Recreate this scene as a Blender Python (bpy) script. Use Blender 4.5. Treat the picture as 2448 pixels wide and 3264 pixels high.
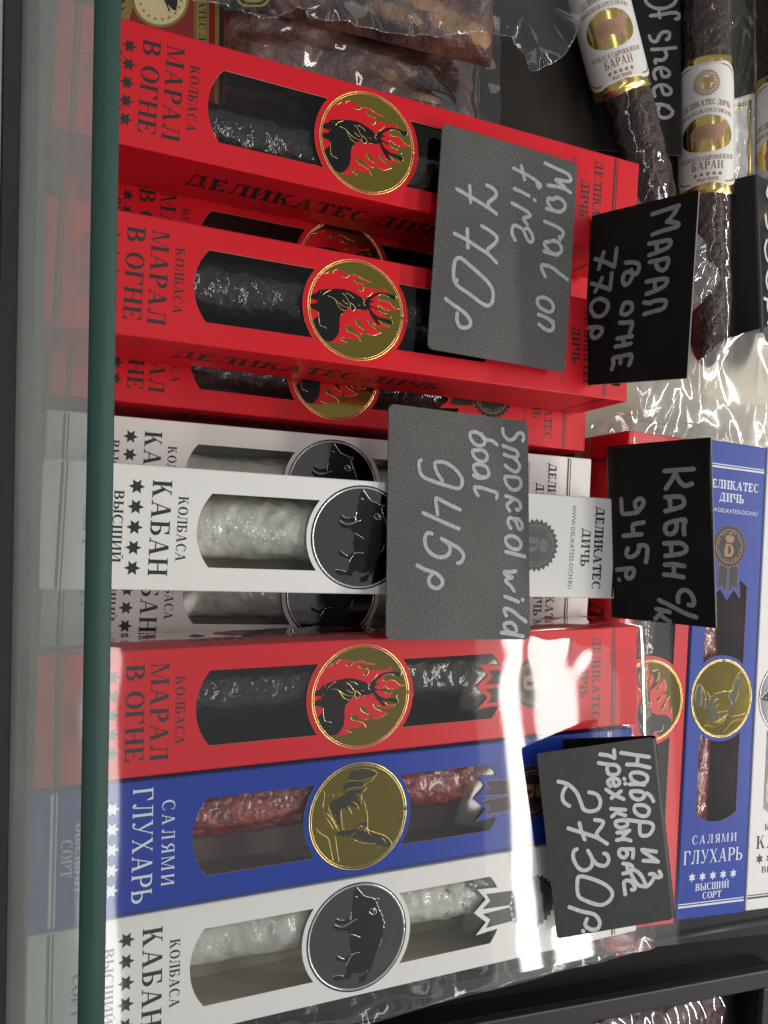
import bpy, bmesh, math, random
from mathutils import Vector, Matrix, noise
from mathutils.geometry import delaunay_2d_cdt

random.seed(7)
scene = bpy.context.scene
for o in list(bpy.data.objects):
    bpy.data.objects.remove(o)
C = scene.collection
PI = math.pi

# ------------------------------------------------------------------ camera
# photo is a portrait frame of a case seen sideways: image right is "up" in the shop
PITCH, ROLL, FPX = math.radians(47), 0.0165, 2500.0
sp, cp = math.sin(PITCH), math.cos(PITCH)
F = Vector((0, cp, -sp))
right0, down0 = Vector((0, sp, cp)), Vector((1, 0, 0))
cr, sr = math.cos(ROLL), math.sin(ROLL)
RT = right0 * cr - down0 * sr          # image right
DN = right0 * sr + down0 * cr          # image down
CAM = Vector((0, -0.25, 1.32))

def W(p):                              # camera millimetres -> world metres
    return CAM + 0.001 * (RT * p[0] + DN * p[1] + F * p[2])
def WD(p):
    return RT * p[0] + DN * p[1] + F * p[2]

cam = bpy.data.cameras.new('camera')
cam.sensor_fit = 'AUTO'; cam.sensor_width = 36.0; cam.lens = FPX / 3264 * 36.0
cam.clip_start = 0.01; cam.clip_end = 100
cam.dof.use_dof = False
co = bpy.data.objects.new('camera', cam); C.objects.link(co)
co.matrix_world = Matrix(((RT.x, -DN.x, -F.x, CAM.x), (RT.y, -DN.y, -F.y, CAM.y), (RT.z, -DN.z, -F.z, CAM.z), (0, 0, 0, 1)))
scene.camera = co

# ------------------------------------------------------------------ world and lamps
world = bpy.data.worlds.new('World'); scene.world = world; world.use_nodes = True
wb_ = world.node_tree.nodes['Background']
wb_.inputs[0].default_value = (0.93, 0.96, 1.0, 1); wb_.inputs[1].default_value = 0.27
scene.view_settings.view_transform = 'Standard'; scene.view_settings.look = 'None'
scene.view_settings.exposure = 0.0; scene.view_settings.gamma = 1.0
try: scene.view_settings.use_curve_mapping = False
except Exception: pass

NRM = Vector((0.383, 0, -0.924))       # towards the viewer, square to the leaning boxes (camera axes)
def ray(px, py): return Vector(((px - 1224) / FPX, (py - 1632) / FPX, 1))
def at(px, py, off):                   # point on the plane NRM . P = off
    d = ray(px, py); return d * (off / NRM.dot(d))
U = Vector((0.924, 0, 0.383)); V = Vector((0, 1, 0)); N = NRM
def T(u, v, w): return U * u + V * v + N * w
def tray(px, py, off):
    p = at(px, py, off); return p.dot(U), p.dot(V)

def strip_lamp(name, px0, px1, height, length, xoff, radiance, col=(1, 0.97, 0.92)):
    # a tube lamp hung where the flat front of the boxes mirrors it between two picture columns
    ys = []
    for px in (px0, px1):
        p = W(at(px, 2150, -318)); d = WD(ray(px, 2150)).normalized(); n = WD(NRM).normalized()
        r = d - 2 * d.dot(n) * n
        s = (height - p.z) / r.z; ys.append((p + r * s))
    wid = abs(ys[1].y - ys[0].y); mid = (ys[0] + ys[1]) / 2
    L = bpy.data.lights.new(name, 'AREA'); L.shape = 'RECTANGLE'; L.size = length; L.size_y = wid
    L.energy = radiance * PI * length * wid; L.color = col
    o = bpy.data.objects.new(name, L); C.objects.link(o)
    o.location = (xoff, mid.y, height)
    return o
LAMP_Z = 1.95
def lamp_x_end(px, py):                 # where along the case the mirrored tube stops
    p = W(at(px, py, -318)); d = WD(ray(px, py)).normalized(); n = WD(NRM).normalized(); r = d - 2 * d.dot(n) * n
    return p.x + (LAMP_Z - p.z) / r.z * r.x
xe1, xe2 = lamp_x_end(1668, 2823), lamp_x_end(1790, 2868)
strip_lamp('tube_lamp', 1640, 1702, LAMP_Z, 0.75, xe1 - 0.375, 15)
strip_lamp('tube_lamp', 1742, 1858, LAMP_Z, 0.75, xe2 - 0.375, 13)
strip_lamp('tube_lamp', 335, 440, LAMP_Z, 1.5, 0.05, 7.5)
strip_lamp('added_ceiling_glow', 1560, 1990, LAMP_Z + 0.03, 1.6, 0.05, 0.9, (1, 0.93, 0.84))  # added soft area lamp, stands in for a bright ceiling mirrored in the film
p_ = W(at(1300, 1600, -320))
key = bpy.data.lights.new('back_tube_lamp', 'AREA'); key.shape = 'RECTANGLE'; key.size = 1.1; key.size_y = 0.04
key.energy = 41 * 1.1 * 0.045 * PI; key.color = (1, 0.975, 0.94)
ko = bpy.data.objects.new('back_tube_lamp', key); C.objects.link(ko)
ko.location = (0.0, p_.y + (LAMP_Z - p_.z) * 0.80, LAMP_Z)
ko.rotation_euler = (math.radians(-33), 0, 0)

scene.cycles.use_denoising = True
scene.cycles.max_bounces = 10; scene.cycles.transparent_max_bounces = 32
scene.cycles.diffuse_bounces = 4; scene.cycles.glossy_bounces = 5
scene.cycles.sample_clamp_indirect = 6.0


# ------------------------------------------------------------------ materials
def mat(name, col, rough=0.5, metal=0.0, spec=0.5, coat=0.0, bump=None, vary=None, ior=1.45, sheen=0):
    m = bpy.data.materials.new(name); m.use_nodes = True
    nt = m.node_tree; b = nt.nodes['Principled BSDF']
    b.inputs['Base Color'].default_value = (*col, 1); b.inputs['Roughness'].default_value = rough
    b.inputs['Metallic'].default_value = metal; b.inputs['Specular IOR Level'].default_value = spec
    b.inputs['IOR'].default_value = ior
    if coat:
        b.inputs['Coat Weight'].default_value = coat; b.inputs['Coat Roughness'].default_value = 0.05
    tc = nt.nodes.new('ShaderNodeTexCoord')
    if vary:                            # (scale, colour2, amount, detail)
        n = nt.nodes.new('ShaderNodeTexNoise'); n.inputs['Scale'].default_value = vary[0]; n.inputs['Detail'].default_value = vary[3] if len(vary) > 3 else 4
        r = nt.nodes.new('ShaderNodeValToRGB'); r.color_ramp.elements[0].position = 0.5 - vary[2]; r.color_ramp.elements[1].position = 0.5 + vary[2]
        r.color_ramp.elements[0].color = (*col, 1); r.color_ramp.elements[1].color = (*vary[1], 1)
        nt.links.new(tc.outputs['Object'], n.inputs['Vector']); nt.links.new(n.outputs['Fac'], r.inputs[0]); nt.links.new(r.outputs[0], b.inputs['Base Color'])
    if bump:                            # (scale, strength, distance, detail)
        n2 = nt.nodes.new('ShaderNodeTexNoise'); n2.inputs['Scale'].default_value = bump[0]; n2.inputs['Detail'].default_value = bump[3] if len(bump) > 3 else 3
        bp = nt.nodes.new('ShaderNodeBump'); bp.inputs['Strength'].default_value = bump[1]; bp.inputs['Distance'].default_value = bump[2]
        nt.links.new(tc.outputs['Object'], n2.inputs['Vector']); nt.links.new(n2.outputs['Fac'], bp.inputs['Height']); nt.links.new(bp.outputs[0], b.inputs['Normal'])
        if coat: nt.links.new(bp.outputs[0], b.inputs['Coat Normal'])
    return m

def film(name, tint=(1, 1, 1), gain=1.6, rough=0.04, haze=0.0, bump=None, hazecol=(0.8, 0.8, 0.8)):
    m = bpy.data.materials.new(name); m.use_nodes = True; nt = m.node_tree; nt.nodes.clear()
    out = nt.nodes.new('ShaderNodeOutputMaterial'); mix = nt.nodes.new('ShaderNodeMixShader')
    tr = nt.nodes.new('ShaderNodeBsdfTransparent'); tr.inputs[0].default_value = (*tint, 1)
    gl = nt.nodes.new('ShaderNodeBsdfGlossy'); gl.inputs['Roughness'].default_value = rough; gl.inputs[0].default_value = (1, 1, 1, 1)
    fr = nt.nodes.new('ShaderNodeFresnel'); fr.inputs[0].default_value = 1.5
    geo = nt.nodes.new('ShaderNodeNewGeometry')      # same mirror strength from both faces of the sheet
    iorm = nt.nodes.new('ShaderNodeMix'); iorm.data_type = 'FLOAT'
    nt.links.new(geo.outputs['Backfacing'], iorm.inputs['Factor']); iorm.inputs[2].default_value = 1.5; iorm.inputs[3].default_value = 1 / 1.5
    nt.links.new(iorm.outputs[0], fr.inputs[0])
    mu = nt.nodes.new('ShaderNodeMath'); mu.operation = 'MULTIPLY'; mu.use_clamp = True; mu.inputs[1].default_value = gain
    nt.links.new(fr.outputs[0], mu.inputs[0]); nt.links.new(mu.outputs[0], mix.inputs[0])
    base = tr
    if haze:
        df = nt.nodes.new('ShaderNodeBsdfDiffuse'); df.inputs[0].default_value = (*hazecol, 1)
        m2 = nt.nodes.new('ShaderNodeMixShader'); m2.inputs[0].default_value = haze
        nt.links.new(tr.outputs[0], m2.inputs[1]); nt.links.new(df.outputs[0], m2.inputs[2]); base = m2
    nt.links.new(base.outputs[0], mix.inputs[1]); nt.links.new(gl.outputs[0], mix.inputs[2]); nt.links.new(mix.outputs[0], out.inputs[0])
    if bump:
        tc = nt.nodes.new('ShaderNodeTexCoord')
        n2 = nt.nodes.new('ShaderNodeTexNoise'); n2.inputs['Scale'].default_value = bump[0]; n2.inputs['Detail'].default_value = bump[3] if len(bump) > 3 else 2
        bp = nt.nodes.new('ShaderNodeBump'); bp.inputs['Strength'].default_value = bump[1]; bp.inputs['Distance'].default_value = bump[2]
        nt.links.new(tc.outputs['Object'], n2.inputs['Vector']); nt.links.new(n2.outputs['Fac'], bp.inputs['Height'])
        nt.links.new(bp.outputs[0], gl.inputs['Normal']); nt.links.new(bp.outputs[0], fr.inputs['Normal'])
    return m

# ------------------------------------------------------------------ mesh building (all lengths in millimetres)
class MB:
    def __init__(s): s.v = []; s.f = []; s.m = []; s.sm = []
    def add(s, vs, fs, m=0, smooth=False):
        o = len(s.v); s.v += [tuple(p) for p in vs]
        for f in fs: s.f.append(tuple(i + o for i in f)); s.m.append(m); s.sm.append(smooth)
    def quad(s, a, b, c, d, m=0): s.add([a, b, c, d], [(0, 1, 2, 3)], m)
    def box(s, x0, x1, y0, y1, z0, z1, m=0, bev=0.0):
        bm = bmesh.new(); bmesh.ops.create_cube(bm, size=1)
        for v in bm.verts: v.co = Vector(((x0 + x1) / 2 + v.co.x * (x1 - x0), (y0 + y1) / 2 + v.co.y * (y1 - y0), (z0 + z1) / 2 + v.co.z * (z1 - z0)))
        if bev: bmesh.ops.bevel(bm, geom=bm.edges[:], offset=bev, segments=2, affect='EDGES', profile=0.5)
        bm.verts.index_update()
        s.add([v.co for v in bm.verts], [[v.index for v in f.verts] for f in bm.faces], m); bm.free()
    def grid(s, fn, nu, nv, m=0, smooth=True, closed_v=False, keep=None):
        vs = [fn(i / nu, j / nv) for i in range(nu + 1) for j in range(nv + (0 if closed_v else 1))]
        w = nv if closed_v else nv + 1
        fs = []
        for i in range(nu):
            for j in range(nv):
                if keep and not keep((i + .5) / nu, (j + .5) / nv): continue
                j2 = (j + 1) % w
                fs.append((i * w + j, (i + 1) * w + j, (i + 1) * w + j2, i * w + j2))
        s.add(vs, fs, m, smooth)
    def tube(s, pts, r, n=6, m=0, squash=1.0, up=None, taper=True):
        P = [Vector(p) for p in pts]; vs = []; fs = []
        for i, p in enumerate(P):
            t = (P[min(i + 1, len(P) - 1)] - P[max(i - 1, 0)])
            t = t.normalized() if t.length > 1e-9 else Vector((1, 0, 0))
            up_ = Vector(up) if up else (Vector((0, 0, 1)) if abs(t.z) < 0.9 else Vector((1, 0, 0)))
            a = t.cross(up_).normalized(); b = a.cross(t).normalized()
            k = (0.35 if taper and i in (0, len(P) - 1) else 1.0)
            for j in range(n):
                an = 2 * PI * j / n; vs.append(p + a * (r * k * math.cos(an)) + b * (r * k * squash * math.sin(an)))
        for i in range(len(P) - 1):
            for j in range(n): fs.append((i * n + j, i * n + (j + 1) % n, (i + 1) * n + (j + 1) % n, (i + 1) * n + j))
        fs.append(tuple(range(n - 1, -1, -1))); fs.append(tuple((len(P) - 1) * n + j for j in range(n)))
        s.add(vs, fs, m, True)
    def tris(s, vt, mapf, m=0, flip=False):
        vs, fs = vt; s.add([mapf(x, y) for x, y in vs], [tuple(reversed(f)) if flip else tuple(f) for f in fs], m)
    def build(s, name, mats, parent=None, scale=0.001):
        me = bpy.data.meshes.new(name)
        me.from_pydata([(x * scale, y * scale, z * scale) for x, y, z in s.v], [], s.f)
        for m in mats: me.materials.append(m)
        me.polygons.foreach_set('material_index', s.m); me.polygons.foreach_set('use_smooth', s.sm); me.update()
        o = bpy.data.objects.new(name, me); C.objects.link(o)
        if parent: o.parent = parent
        return o

def tag(o, label, cat, group=None, kind=None):
    if label: o['label'] = label
    if cat: o['category'] = cat
    if group: o['group'] = group
    if kind: o['kind'] = kind
    return o
def frame(x, y, z, origin):             # camera-space axes + origin (mm) -> world matrix
    x, y, z = WD(x), WD(y), WD(z); o = W(origin)
    return Matrix(((x.x, y.x, z.x, o.x), (x.y, y.y, z.y, o.y), (x.z, y.z, z.z, o.z), (0, 0, 0, 1)))
def thing(name, M, label, cat, group=None):
    o = bpy.data.objects.new(name, None); o.empty_display_size = 0.02; C.objects.link(o); o.matrix_world = M
    return tag(o, label, cat, group)

# ------------------------------------------------------------------ flat artwork: union of outlines, triangulated
def inside(p, loop):
    x, y = p; c = False; n = len(loop); j = n - 1
    for i in range(n):
        xi, yi = loop[i]; xj, yj = loop[j]
        if (yi > y) != (yj > y) and x < (xj - xi) * (y - yi) / (yj - yi) + xi: c = not c
        j = i
    return c
def bbox(l): return min(p[0] for p in l), min(p[1] for p in l), max(p[0] for p in l), max(p[1] for p in l)
def fill(parts, grid=0):                # parts: list of (outer, [holes])
    vs = []; es = []
    bbs = []
    for o, hs in parts:
        for l in [o] + list(hs):
            k = len(vs); vs += [Vector(p) for p in l]; n = len(l)
            es += [(k + i, k + (i + 1) % n) for i in range(n)]
        bbs.append(bbox(o))
    if grid:
        x0 = min(b[0] for b in bbs); y0 = min(b[1] for b in bbs); x1 = max(b[2] for b in bbs); y1 = max(b[3] for b in bbs)
        x = x0 + grid / 2
        while x < x1:
            y = y0 + grid / 2
            while y < y1: vs.append(Vector((x + 0.011, y + 0.007))); y += grid
            x += grid
    r = delaunay_2d_cdt(vs, es, [], 0, 1e-5)
    pv, pf = r[0], r[2]; keep = []
    for f in pf:
        cx = sum(pv[i].x for i in f) / len(f); cy = sum(pv[i].y for i in f) / len(f)
        for (o, hs), b in zip(parts, bbs):
            if cx < b[0] or cx > b[2] or cy < b[1] or cy > b[3]: continue
            if inside((cx, cy), o) and not any(inside((cx, cy), h) for h in hs): keep.append(f); break
    used = sorted({i for f in keep for i in f}); mp = {i: k for k, i in enumerate(used)}
    out = []
    for f in keep:
        q = [mp[i] for i in f]
        ar = sum(pv[f[i]].x * pv[f[(i + 1) % len(f)]].y - pv[f[(i + 1) % len(f)]].x * pv[f[i]].y for i in range(len(f)))
        out.append(tuple(q) if ar > 0 else tuple(reversed(q)))
    return [(pv[i].x, pv[i].y) for i in used], out

def ell(cx, cy, rx, ry, n=40, a0=0, a1=2 * PI):
    full = abs(a1 - a0 - 2 * PI) < 1e-6
    return [(cx + rx * math.cos(a0 + (a1 - a0) * i / n), cy + ry * math.sin(a0 + (a1 - a0) * i / n)) for i in range(n if full else n + 1)]
def rect(x0, y0, x1, y1): return [(x0, y0), (x1, y0), (x1, y1), (x0, y1)]
def ring(cx, cy, r1, r0, n=64): return (ell(cx, cy, r1, r1, n), [ell(cx, cy, r0, r0, n)])
def spline(pts, k=4):
    if len(pts) < 3: return [tuple(p) for p in pts]
    out = []; n = len(pts); cl = pts[0] == pts[-1]
    for i in range(n - 1):
        p0 = pts[i - 1] if i > 0 else (pts[-2] if cl else pts[0]); p1 = pts[i]; p2 = pts[i + 1]
        p3 = pts[i + 2] if i + 2 < n else (pts[1] if cl else pts[-1])
        for j in range(k):
            t = j / k
            out.append(tuple(0.5 * (2 * p1[q] + (p2[q] - p0[q]) * t + (2 * p0[q] - 5 * p1[q] + 4 * p2[q] - p3[q]) * t * t + (3 * p1[q] - p0[q] - 3 * p2[q] + p3[q]) * t ** 3) for q in range(len(p1))))
    out.append(tuple(pts[-1])); return out
def star(cx, cy, r, r2=0.5, n=6, rot=PI / 2):
    return [(cx + (r if i % 2 == 0 else r * r2) * math.cos(rot + PI * i / n), cy + (r if i % 2 == 0 else r * r2) * math.sin(rot + PI * i / n)) for i in range(2 * n)]

# ------------------------------------------------------------------ a serif alphabet drawn as outlines (cap height 1)
class Glyphs:
    def __init__(g, T=0.17, H=0.05, S=0.10, SH=0.045): g.T, g.H, g.S, g.SH = T, H, S, SH
    def stem(g, x, y0=0, y1=1, bot=True, top=True, t=None):
        t = t or g.T; r = [(rect(x, y0, x + t, y1), [])]
        if bot: r.append((rect(x - g.S, y0, x + t + g.S, y0 + g.SH), []))
        if top: r.append((rect(x - g.S, y1 - g.SH, x + t + g.S, y1), []))
        return r
    def diag(g, x0, y0, x1, y1, t): return [([(x0, y0), (x0 + t, y0), (x1 + t, y1), (x1, y1)], [])]
    def foot(g, x, y, t): return [(rect(x - g.S, y, x + t + g.S, y + g.SH), [])]
    def bowl(g, x, y0, y1, w, flip=False):
        cy = (y0 + y1) / 2; ry = (y1 - y0) / 2; k = -1 if flip else 1; fl = 0.45 * w
        o = [(x, y0)] + [(x + k * (fl + (w - fl) * math.cos(a)), cy + ry * math.sin(a)) for a in [(-PI / 2 + PI * i / 16) for i in range(17)]] + [(x, y1)]
        wi = w - g.T * 1.05; fi = 0.42 * wi
        h = [(x, y0 + g.H)] + [(x + k * (fi + (wi - fi) * math.cos(a)), cy + (ry - g.H) * math.sin(a)) for a in [(-PI / 2 + PI * i / 16) for i in range(17)]] + [(x, y1 - g.H)]
        return [(o, [h])]
    def tick(g, x, y, d, dx=0.05): # small triangular serif hanging from a bar
        return [([(x, y), (x + dx, y), (x + dx, y + d)] if d < 0 else [(x, y), (x + dx, y), (x + dx, y + d)], [])]
    def get(g, ch):
        T, H, S, SH = g.T, g.H, g.S, g.SH; st = g.stem; x = S
        if ch == ' ': return [], 0.34
        if ch == '.': return [(ell(0.1, 0.07, 0.075, 0.075, 12), [])], 0.2
        if ch == '-': return [(rect(0.04, 0.33, 0.30, 0.42), [])], 0.34
        if ch in 'АA':
            return g.diag(0.08, 0, 0.40, 1, H) + g.diag(0.62, 0, 0.36, 1, T) + [(rect(0.17, 0.29, 0.62, 0.29 + H), [])] + g.foot(0.06, 0, H + 0.03) + g.foot(0.62, 0, T), 0.95
        if ch == 'Б':
            return st(x) + g.bowl(x + T * .5, 0, 0.56, 0.56) + [(rect(x, 1 - SH, x + 0.58, 1), []), ([(x + 0.52, 1), (x + 0.58, 1), (x + 0.58, 0.72), (x + 0.55, 0.72), (x + 0.44, 1 - SH)], [])], 0.80
        if ch == 'В':
            return st(x) + g.bowl(x + T * .5, 0, 0.54, 0.60) + g.bowl(x + T * .5, 0.50, 1, 0.53), 0.82
        if ch in 'ГG':
            return st(x) + [(rect(x, 1 - SH, x + 0.58, 1), []), ([(x + 0.53, 1), (x + 0.58, 1), (x + 0.60, 0.68), (x + 0.57, 0.68), (x + 0.42, 1 - SH)], [])], 0.74
        if ch == 'Д':
            return [([(0.10, SH), (0.10 + H, SH), (0.36, 1), (0.30, 1)], []), (rect(0.28, 1 - SH, 0.80, 1), []), (rect(0.58, 0, 0.58 + T, 1), []), (rect(0.0, 0, 0.92, SH + 0.01), []), ([(0.0, SH), (0.06, SH), (0.05, -0.22), (0.01, -0.22)], []), ([(0.86, SH), (0.92, SH), (0.91, -0.22), (0.87, -0.22)], [])], 0.97
        if ch in 'ЕE':
            return st(x) + [(rect(x, 1 - SH, x + 0.58, 1), []), (rect(x, 0, x + 0.60, SH), []), (rect(x, 0.5 - H / 2, x + 0.40, 0.5 + H / 2), []), (rect(x + 0.37, 0.37, x + 0.41, 0.63), []), ([(x + 0.44, 1 - SH), (x + 0.54, 0.72), (x + 0.58, 0.72), (x + 0.58, 1)], []), ([(x + 0.44, SH), (x + 0.57, 0.30), (x + 0.61, 0.30), (x + 0.60, 0)], [])], 0.78
        if ch in 'ИЙ':
            r = st(x) + st(x + 0.56) + [([(x + T * .6, 0.08), (x + T, 0.08), (x + 0.58, 0.92), (x + 0.52, 0.92)], [])]
            if ch == 'Й': r += [(ell(x + 0.36, 1.27, 0.19, 0.17, 14, PI, 2 * PI) + ell(x + 0.36, 1.27, 0.13, 0.08, 14, 2 * PI, PI), [])]
            return r, 0.56 + T + 2 * S + 0.02
        if ch in 'КK':
            return st(x) + g.diag(x + T, 0.40, x + 0.50, 1, H + 0.01) + [([(x + T + 0.10, 0.55), (x + T + 0.23, 0.66), (x + 0.74, 0), (x + 0.52, 0)], [])] + g.foot(x + 0.50, 1 - SH, H) + g.foot(x + 0.54, 0, T), 0.95
        if ch in 'Л':
            return [([(0.04, 0.10), (0.10, 0.02), (0.17, 0.06), (0.27, 1), (0.33, 1), (0.24, 0.05), (0.15, -0.03), (0.06, 0.0)], []), (ell(0.075, 0.10, 0.075, 0.075, 14), []), (rect(0.16, 1 - SH, 0.70, 1), [])] + st(0.56), 0.86
        if ch == 'М':
            return st(0.10, t=H) + st(0.86) + [([(0.10, 1), (0.10 + T, 1), (0.56, 0.0), (0.48, 0.0)], []), ([(0.50, 0.0), (0.545, 0.0), (0.90, 1), (0.85, 1)], []), (rect(0.04, 1 - SH, 0.28, 1), [])], 1.17
        if ch in 'НH': return st(x) + st(x + 0.54) + [(rect(x, 0.5 - H / 2, x + 0.6, 0.5 + H / 2), [])], 0.54 + T + 2 * S + 0.02
        if ch in 'ОO': return [(ell(0.43, 0.5, 0.42, 0.52, 40), [ell(0.43, 0.5, 0.42 - T * 1.08, 0.52 - H, 40)])], 0.86
        if ch in 'РP': return st(x) + g.bowl(x + T * .5, 0.42, 1, 0.56), 0.75
        if ch in 'СC':
            o = ell(0.43, 0.5, 0.42, 0.52, 32, 0.75, 2 * PI - 0.62); i = ell(0.47, 0.5, 0.46 - T * 1.05, 0.52 - H, 32, 2 * PI - 0.62, 0.75)
            return [(o + i, []), (rect(0.70, 0.66, 0.735, 0.99), [])], 0.82
        if ch == 'T' or ch == 'Т':
            return st(0.31, top=False) + [(rect(0.02, 1 - SH, 0.77, 1), []), ([(0.02, 1), (0.07, 1), (0.18, 1 - SH), (0.05, 0.68), (0.01, 0.68)], []), ([(0.77, 1), (0.72, 1), (0.61, 1 - SH), (0.74, 0.68), (0.78, 0.68)], [])], 0.80
        if ch == 'У':
            return [([(0.08, 1), (0.08 + T * 1.1, 1), (0.52, 0.30), (0.43, 0.30)], []), ([(0.72, 1), (0.78, 1), (0.42, 0.10), (0.30, -0.02), (0.16, 0.0), (0.20, 0.06), (0.30, 0.06), (0.38, 0.14)], []), (ell(0.17, 0.07, 0.075, 0.075, 12), [])] + g.foot(0.08, 1 - SH, T) + g.foot(0.71, 1 - SH, H), 0.86
        if ch == 'Х':
            return g.diag(0.60, 0, 0.08, 1, T * 1.1) + g.diag(0.10, 0, 0.66, 1, H) + g.foot(0.60, 0, T) + g.foot(0.10, 0, H) + g.foot(0.08, 1 - SH, T) + g.foot(0.66, 1 - SH, H), 0.90
        if ch == 'Ч':
            return [(rect(x, 0.55, x + T, 1), []), ([(x, 0.62), (x + 0.06, 0.46), (x + 0.2, 0.40), (x + 0.6, 0.45), (x + 0.6, 0.50), (x + 0.26, 0.47), (x + T, 0.60)], [])] + g.foot(x, 1 - SH, T) + st(x + 0.50), 0.5 + T + 2 * S + .02
        if ch == 'Ш': return st(x) + st(x + 0.42) + st(x + 0.84) + [(rect(x, 0, x + 0.9, SH), [])], 0.84 + T + 2 * S + .02
        if ch == 'Ы': return st(x) + g.bowl(x + T * .5, 0, 0.54, 0.54) + st(x + 0.72), 0.72 + T + 2 * S + .02
        if ch == 'Ь': return st(x) + g.bowl(x + T * .5, 0, 0.54, 0.56), 0.76
        if ch == 'Я': return st(x + 0.46) + g.bowl(x + 0.46 + T * .5, 0.44, 1, 0.54, True) + [([(0.08, 0), (0.08 + T, 0), (0.44, 0.47), (0.30, 0.47)], [])] + g.foot(0.06, 0, T * .7), 0.46 + T + 2 * S + .02
        if ch == 'D':
            return st(x) + g.bowl(x + T * .5, 0, 1, 0.66), 0.86
        if ch == 'I': return st(x), T + 2 * S + .02
        if ch == 'L': return st(x) + [(rect(x, 0, x + 0.58, SH), []), ([(x + 0.44, SH), (x + 0.55, 0.32), (x + 0.58, 0.32), (x + 0.58, 0)], [])], 0.76
        if ch == 'S':
            pts = spline([(0.52, 0.78), (0.46, 0.93), (0.30, 0.98), (0.14, 0.90), (0.12, 0.72), (0.28, 0.56), (0.46, 0.44), (0.50, 0.24), (0.36, 0.06), (0.18, 0.06), (0.08, 0.24)], 3)
            return [(ribbon(pts, T * .6), [])], 0.62
        if ch == 'W': return g.diag(0.28, 0, 0.04, 1, T) + g.diag(0.30, 0, 0.56, 1, H) + g.diag(0.74, 0, 0.50, 1, T) + g.diag(0.78, 0, 1.02, 1, H) + g.foot(0.04, 1 - SH, T) + g.foot(0.5, 1 - SH, T) + g.foot(1.02, 1 - SH, H), 1.14
        if ch == 'R': return st(x) + g.bowl(x + T * .5, 0.46, 1, 0.54) + [([(x + 0.26, 0.48), (x + 0.42, 0.48), (x + 0.74, 0), (x + 0.56, 0)], [])] + g.foot(x + 0.56, 0, T * .6), 0.86
        if ch == 'U': return [(rect(x, 0.3, x + T, 1), []), (rect(x + 0.55, 0.3, x + 0.6, 1), []), (ell(x + 0.30, 0.32, 0.30, 0.34, 20, PI, 2 * PI) + ell(x + 0.36, 0.32, 0.20, 0.27, 20, 2 * PI, PI), [])] + g.foot(x, 1 - SH, T) + g.foot(x + 0.55, 1 - SH, H), 0.86
        return [(rect(0.1, 0, 0.5, 1), [])], 0.6
    def text(g, s, xc, y, h, width=None, arc=0.0, gap=0.06, slab=False):
        run = []; x = 0
        for ch in s:
            p, w = g.get(ch); run.append((x, p)); x += w + gap
        x -= gap; sx = (width / (x * h)) if width else 1.0
        out = []
        for x0, p in run:
            for o, hs in p:
                tr = lambda q: ((x0 + q[0] - x / 2) * h * sx + xc, y + q[1] * h + arc * ((x0 + q[0] - x / 2) * h * sx) ** 2)
                out.append(([tr(q) for q in o], [[tr(q) for q in l] for l in hs]))
        return out
def ribbon(pts, w):
    L = []; R = []; n = len(pts)
    for i, p in enumerate(pts):
        a = pts[max(i - 1, 0)]; b = pts[min(i + 1, n - 1)]; dx, dy = b[0] - a[0], b[1] - a[1]; d = math.hypot(dx, dy) or 1
        nx, ny = -dy / d * w / 2, dx / d * w / 2
        L.append((p[0] + nx, p[1] + ny)); R.append((p[0] - nx, p[1] - ny))
    return L + R[::-1]
SERIF = Glyphs(0.19, 0.062, 0.075, 0.055)
LIGHT = Glyphs(0.145, 0.058, 0.06, 0.052)
SLAB = Glyphs(0.21, 0.085, 0.085, 0.13)
def sans(s, xc, y, h, width):           # the built-in sans face, as outlines already triangulated
    cu = bpy.data.curves.new('t', 'FONT'); cu.body = s; cu.resolution_u = 2
    ob = bpy.data.objects.new('t', cu); C.objects.link(ob); bpy.context.view_layer.update()
    me = ob.to_mesh(); vs = [(v.co.x, v.co.y) for v in me.vertices]; fs = [tuple(p.vertices) for p in me.polygons]
    x0, x1 = min(v[0] for v in vs), max(v[0] for v in vs); y0, y1 = min(v[1] for v in vs), max(v[1] for v in vs)
    vs = [((v[0] - (x0 + x1) / 2) / (x1 - x0) * width + xc, y + (v[1] - y0) / (y1 - y0) * h) for v in vs]
    ob.to_mesh_clear(); bpy.data.objects.remove(ob); bpy.data.curves.remove(cu)
    return vs, fs

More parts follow.
